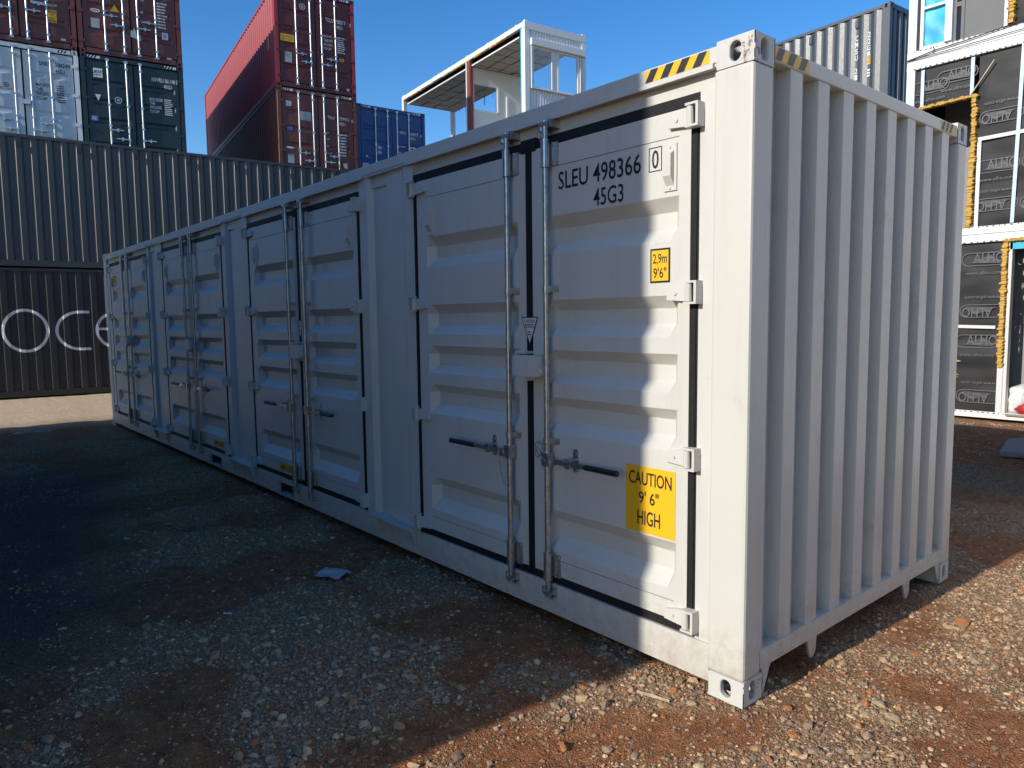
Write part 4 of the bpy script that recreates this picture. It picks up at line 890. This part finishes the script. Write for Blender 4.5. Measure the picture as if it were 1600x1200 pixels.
def foilp(r, x0, x1, z0, z1, y=.05):
    mb = MB(); nx_ = max(2, int((x1-x0)/.08)); nz_ = max(2, int((z1-z0)/.08)); P = {}
    for i in range(nx_+1):
        for j in range(nz_+1):
            x = x0+(x1-x0)*i/nx_; z = z0+(z1-z0)*j/nz_; e_ = 1 if 0 < i < nx_ and 0 < j < nz_ else 0
            P[i, j] = mb.vert((x, y+e_*.022*noise.noise(Vector((x*2.2+z0, z*5.0, 2.)))-.008*e_, z))
    for i in range(nx_):
        for j in range(nz_): mb.f.append([P[i, j], P[i+1, j], P[i+1, j+1], P[i, j+1]]); mb.m.append(0)
    o_ = mb.build('membrane_panel', 'foil', r, recalc=False, smooth=60)
    return o_
def logo(o_, cx, cz, s=1., up_=1, txt='ALHO', y=.022):
    """capsule outline with a pale wedge, letters and web address"""
    mb = MB(); wL, hR = .28*s, .095*s
    T = lambda a, b: (cx+a*up_, y, cz+b*up_)
    O = stadium(0, 0, wL, hR, 40); I = stadium(0, 0, wL-.012*s, hR-.012*s, 40)
    for i in range(40): j = (i+1) % 40; mb.face([T(*O[i]), T(*O[j]), T(*I[j]), T(*I[i])], 1)
    T2 = lambda a, b: (cx+a*up_, y-.001, cz+b*up_)
    mb.face([T2(-.19*s, -.05*s), T2(.22*s, -.07*s), T2(.08*s, .055*s)], 0)
    T3 = lambda a, b: (cx+a*up_, y-.002, cz+b*up_)
    add_text(mb, txt, -.13*s, .25*s, -.05*s, .085*s, T3, 2 if txt == 'ALHO' else 0)
    add_text(mb, 'www.alho.com', -.22*s, .22*s, -.215*s, -.165*s, T3, 1)
    return mb.build('printed_logo', ['foilprint', 'foillight', 'foillight'], o_, recalc=False)
def jag(r, pts, wd, name, mat='foam', y0=-.03, y1=.06, seed=1):
    """ragged foam strip along a polyline in the facade plane"""
    rg = random.Random(seed); mb = MB()
    for a, b in zip(pts, pts[1:]):
        a = Vector(a); b = Vector(b); n = max(2, int((b-a).length/.017)); t = (b-a).normalized(); nn = Vector((-t.y, t.x)); prev = None
        for i in range(n+1):
            p = a.lerp(b, i/n); l = wd*(.30+.5*rg.random()**2.2); q = wd*(.30+.4*rg.random()**2.2); yy = y0*(.5+rg.random())
            cur = [(p.x+nn.x*l, y1, p.y+nn.y*l), (p.x+nn.x*l*.8, yy, p.y+nn.y*l*.8), (p.x-nn.x*q*.8, yy, p.y-nn.y*q*.8), (p.x-nn.x*q, y1, p.y-nn.y*q)]
            if prev:
                for k in range(3): mb.face([prev[k], cur[k], cur[k+1], prev[k+1]])
            prev = cur
    return mb.build(name, mat, r)
def batten(r, x0, z0, x1, z1, wd=.045, mat='tape', name='batten', y=.0, th=.014):
    a = Vector((x0, z0)); b = Vector((x1, z1)); t = (b-a).normalized(); nn = Vector((-t.y, t.x))*wd/2; mb = MB()
    mb.prism([(p.x, y, p.y) for p in (a+nn, b+nn, b-nn, a-nn)], (0, th, 0)); return mb.build(name, mat, r)
# ground floor
z0 = .25; r = amod(z0, 'ground floor building module with a dark membrane and a wide door opening'); frame(r, 2.6, .09, .12)
f1 = foilp(r, .12, W(-1.63), .09, 2.48)
logo(f1, W(-1.86), 2.47-z0+.03, 1.0, 1); logo(f1, W(-1.86), 1.77-z0, 1.0, -1); logo(f1, W(-1.90), 1.34-z0, 1.0, 1); logo(f1, W(-1.86), .55-z0, 1.0, -1)
batten(r, W(-2.4), 1.56-z0, W(-1.68), 1.54-z0, .045, 'wtape', 'tape_strip', .012)
jag(r, [(W(-1.60), .98-z0), (W(-1.60), 2.47)], .085, 'foam_edge', seed=3); jag(r, [(W(-1.62), 2.485), (W(.2), 2.485)], .05, 'foam_edge', seed=4)
mb = MB(); mb.box(W(-1.63), W(-1.56), .0, .14, .09, .98-z0); mb.box(W(-1.56), W(-1.52), .02, .14, .09, 2.46); ab(r, 'door_jamb', mb, 'wtape')
mb = MB(); mb.box(W(-1.55), W(.1), .02, .03, 2.36, 2.46); ab(r, 'film_strip', mb, 'film')
jag(r, [(W(-2.28), .62-z0), (W(-2.24), .98-z0), (W(-2.26), 1.22-z0)], .22, 'bare_insulation', y0=.012, y1=.045, seed=6)
mb = MB(); mb.box(W(.12), W(.2), 0, .14, .09, 2.48); ab(r, 'door_jamb', mb, 'wtape'); f2 = foilp(r, W(.2), AW-.12, .09, 2.48)
for k in range(4):
    mb = MB(); mb.box(W(-1.46), W(.1), .28+.03*k, .5+.03*k, 2.18-.17*k, 2.24-.17*k); ab(r, 'stair_tread', mb, 'concrete')
mb = MB(); mb.box(W(-1.48), W(.1), .5, .6, 1.32, 1.46); mb.box(W(-1.38), W(.1), .45, .55, 1.20, 1.30); ab(r, 'stair_beam', mb, 'dark')
mb = MB(); mb.box(W(-2.6), W(.3), .62, .68, .062, 2.48); ab(r, 'inner_partition', mb, 'partition2')
mb = MB(); mb.box(W(-1.5), W(.1), -.04, .6, .062, .085); ab(r, 'door_threshold', mb, 'concrete')
# first floor
z0 = 2.85; r = amod(z0, 'middle building module with an orange foam-edged window hole'); frame(r, 2.61, .11, .13)
H1 = 2.48
f1 = foilp(r, .12, W(-2.08), 4.80-z0, H1); f2 = foilp(r, W(-2.03), AW-.12, .11, H1)
for cx, cz, u_, tx in ((W(-2.66), 5.02, 1, 'ALHO'), (W(-2.30), 5.10, 1, 'ALHO'), (W(-1.98)+.25, 4.42, -1, 'ALHO'), (W(-1.75), 3.75, 1, 'ALHO'), (W(-1.75), 3.22, -1, 'ALHO'), (W(-1.22), 5.0, 1, 'ALHO'), (W(-1.2), 4.5, -1, 'ALHO'), (W(-1.2), 3.75, 1, 'ALHO'), (W(-1.2), 3.2, -1, 'ALHO')):
    logo(f1 if cx < W(-2.25) and cz > 4.8 else f2, cx, cz-z0+.03, .95, u_, tx)
jag(r, [(W(-2.86), 4.75-z0), (W(-2.09), 4.78-z0)], .055, 'foam_edge', seed=7); jag(r, [(W(-2.06), 4.80-z0), (W(-2.05), 4.15-z0), (W(-2.07), .11)], .085, 'foam_edge', seed=8)
batten(r, W(-2.75), 4.78-z0, W(-2.75), H1-.03); batten(r, W(-2.10), 4.80-z0, W(-2.10), H1-.02); batten(r, W(-1.54), .12, W(-1.50), H1); batten(r, W(-.9), .12, W(-.9), H1); batten(r, W(-.2), .12, W(-.2), H1)
batten(r, W(-2.0), 4.17-z0, W(-.4), 4.20-z0, .05, 'wtape', 'tape_strip', .010); batten(r, W(-1.98), .11, W(-1.98), 4.15-z0, .05, 'wtape', 'tape_strip', .012)
batten(r, W(-2.10), 4.80-z0, W(-1.83), 5.20-z0, .012, 'wood', 'loose_lath', -.03, .02)
mb = MB(); mb.box(.2, W(-1.6), 1.0, 1.06, .07, 2.5); ab(r, 'inner_partition', mb, 'partition2'); mb = MB(); mb.box(W(-2.24), W(-2.16), .7, .99, .07, 2.5); ab(r, 'inner_stud', mb, 'greyboard')
# top floor
z0 = 5.46; r = amod(z0, 'top building module with a turquoise film window'); frame(r, 2.7, .14, .14)
mb = MB(); mb.box(.12, W(-2.81), .06, .10, .14, 2.56); ab(r, 'edge_panel', mb, 'foil')
mb = MB(); mb.box(W(-2.81), W(-2.765), .0, .10, .14, 2.2); mb.box(W(-2.48), W(-2.39), -.005, .10, .17, 2.2); mb.box(W(-2.765), W(-2.48), .0, .10, .70, .735); mb.box(W(-2.765), W(-2.48), 0, .10, .14, .175); mb.box(W(-2.765), W(-2.48), 0, .10, 2.16, 2.2); wf = ab(r, 'window', mb, 'white_frame')
for a, b in ((.175, .70), (.735, 2.16)):
    mb = MB(); N = 10
    for i in range(N):
        for j in range(N):
            q = []
            for (di, dj) in ((0, 0), (1, 0), (1, 1), (0, 1)):
                x = W(-2.765)+.285*(i+di)/N; z = a+(b-a)*(j+dj)/N; q.append((x, -.0+.05+.018*noise.noise(Vector((x*7+z*5, z*2.5-x*3, a))), z))
            mb.face(q)
    mb.build('film_pane', 'film', wf, recalc=True, smooth=60)
mb = MB(); mb.box(W(-2.385), W(-2.35), .05, .09, .145, 2.2); mb.box(W(-2.29), W(-2.25), .05, .09, .145, 2.2); mb.box(W(-2.35), W(-2.29), .05, .09, .62, .68); wf2 = ab(r, 'casement', mb, 'greyboard'); mb = MB(); mb.box(W(-2.35), W(-2.29), .065, .072, .145, .62); mb.box(W(-2.35), W(-2.29), .065, .072, .68, 2.2); ab(wf2, 'pane', mb, 'glass')
mb = MB(); mb.box(W(-2.385), W(-2.25), .4, .42, .145, 2.2); ab(r, 'inner_wall', mb, 'dark')
mb = MB(); mb.box(W(-2.25), W(-1.745), .07, .12, .145, 2.56); ab(r, 'grey_board', mb, 'greyboard')
mb = MB(); mb.box(W(-2.81), W(-2.25), .02, .10, 2.2, 2.56); ab(r, 'edge_panel', mb, 'foil')
mb = MB(); mb.box(W(-1.745), W(-1.70), -.01, .12, .145, 2.56); ab(r, 'white_jamb', mb, 'wtape'); jag(r, [(W(-1.66), .17), (W(-1.65), 2.5)], .09, 'foam_edge', seed=11)
f3 = foilp(r, W(-1.62), AW-.12, .14, 2.56); logo(f3, W(-1.35), .55, .72, 1); logo(f3, W(-1.35), 1.1, .72, -1)
mb = MB(); mb.path([(W(-2.97), -.02, .02), (W(-2.6), -.03, .075), (W(-2.2), -.03, .095), (W(-1.5), -.03, .16)], .008); mb.path([(W(-2.97), -.02, .02), (W(-2.3), -.03, .03), (W(-1.5), -.03, .05)], .006); mb.path([(W(-2.62), -.02, .14), (W(-2.60), -.03, .09), (W(-2.615), -.03, .05)], .006); ab(r, 'cable', mb, 'ink')

# ------------------------------------------------------------------ small things
def blob(name, loc, sx, sy, sz, mat, label, cat, seed):
    bm = bmesh.new(); bmesh.ops.create_icosphere(bm, subdivisions=3, radius=1)
    for v in bm.verts:
        k = 1+.35*noise.fractal(v.co*1.7+Vector((seed, 0, 0)), .8, 2, 4); v.co = Vector((v.co.x*k*sx, v.co.y*k*sy, max(-.92*sz, v.co.z*k*sz)))
    me = bpy.data.meshes.new(name); bm.to_mesh(me); bm.free(); o_ = put(name, me, mat, None, loc); me.polygons.foreach_set('use_smooth', [True]*len(me.polygons)); return tag(o_, label, cat)
zf = .25+.085
blob('rubbish_bag', (-1.385, 9.26, zf+.185), .22, .16, .20, 'bag_white', 'crumpled white plastic bag in the door opening of the stripped building', 'bag', 1)
blob('rubbish_bag', (-1.23, 9.05, zf+.075), .16, .10, .08, 'bag_red', 'crushed red plastic bag in front of the white bag in the doorway', 'bag', 5)
blob('insulation_lump', (-.95, 9.33, zf+.165), .2, .15, .18, 'greyboard', 'grey lump of rubble beside the white bag in the doorway', 'rubble', 9)
def sheet(name, loc, rz, lx_, ly_, mat, label, cat, amp=.01, seed=0, tilt=0, th=.003, lift=0):
    mb = MB(); N, M_ = 12, 8; P = {}
    for i in range(N+1):
        for j in range(M_+1):
            x = lx_*(i/N-.5); y = ly_*(j/M_-.5); P[i, j] = (x, y, amp*(1+noise.noise(Vector((x/lx_*3+seed, y/ly_*3, seed)))))
    for i in range(N):
        for j in range(M_):
            q = [P[i, j], P[i+1, j], P[i+1, j+1], P[i, j+1]]; mb.face(q); mb.face([(a, b, c-th) for a, b, c in q][::-1])
    o_ = mb.build(name, mat, None, recalc=False, smooth=50); o_.location = (loc[0], loc[1], float(ground_z(np.array(loc[0]), np.array(loc[1])))+lift); o_.rotation_euler = (tilt, 0, rz); return tag(o_, label, cat)
sheet('paper_scrap', (-2.81, -.57), .5, .21, .15, 'paper', 'crumpled grey paper scrap lying on the gravel near the container', 'paper', .018, 2, .1, lift=.012)
sheet('plastic_strip', (-12.0, -1.2), 1.2, .5, .05, 'label', 'pale plastic strip on the dark ground near the black container', 'litter', .03, 4, 0, lift=.01)
sheet('wood_splinter', (-.34, -.20), .25, .16, .014, 'wood', 'pale wood splinter beside the sunlit bottom corner of the container', 'litter', .006, 6, 0, .006, lift=.008)
sheet('paper_flake', (-2.6, -1.35), .9, .05, .018, 'label', 'tiny white flake on the dirt in the shade', 'litter', .006, 7, .1, lift=.01)
mb = MB(); mb.prism([(-.55, -.7, 0), (1.6, -.75, 0), (1.7, .75, 0), (-.2, .62, 0), (-.6, .1, 0)], (0, 0, .07)); s_ = mb.build('discarded_slab', 'concrete', None, bevel=.02); s_.location = (-.45, 7.45, float(ground_z(np.array(-.45), np.array(7.45)))+.01); s_.rotation_euler = (R(2.5), R(-3.5), .1); tag(s_, 'grey discarded slab on the ground before the stripped building', 'slab')
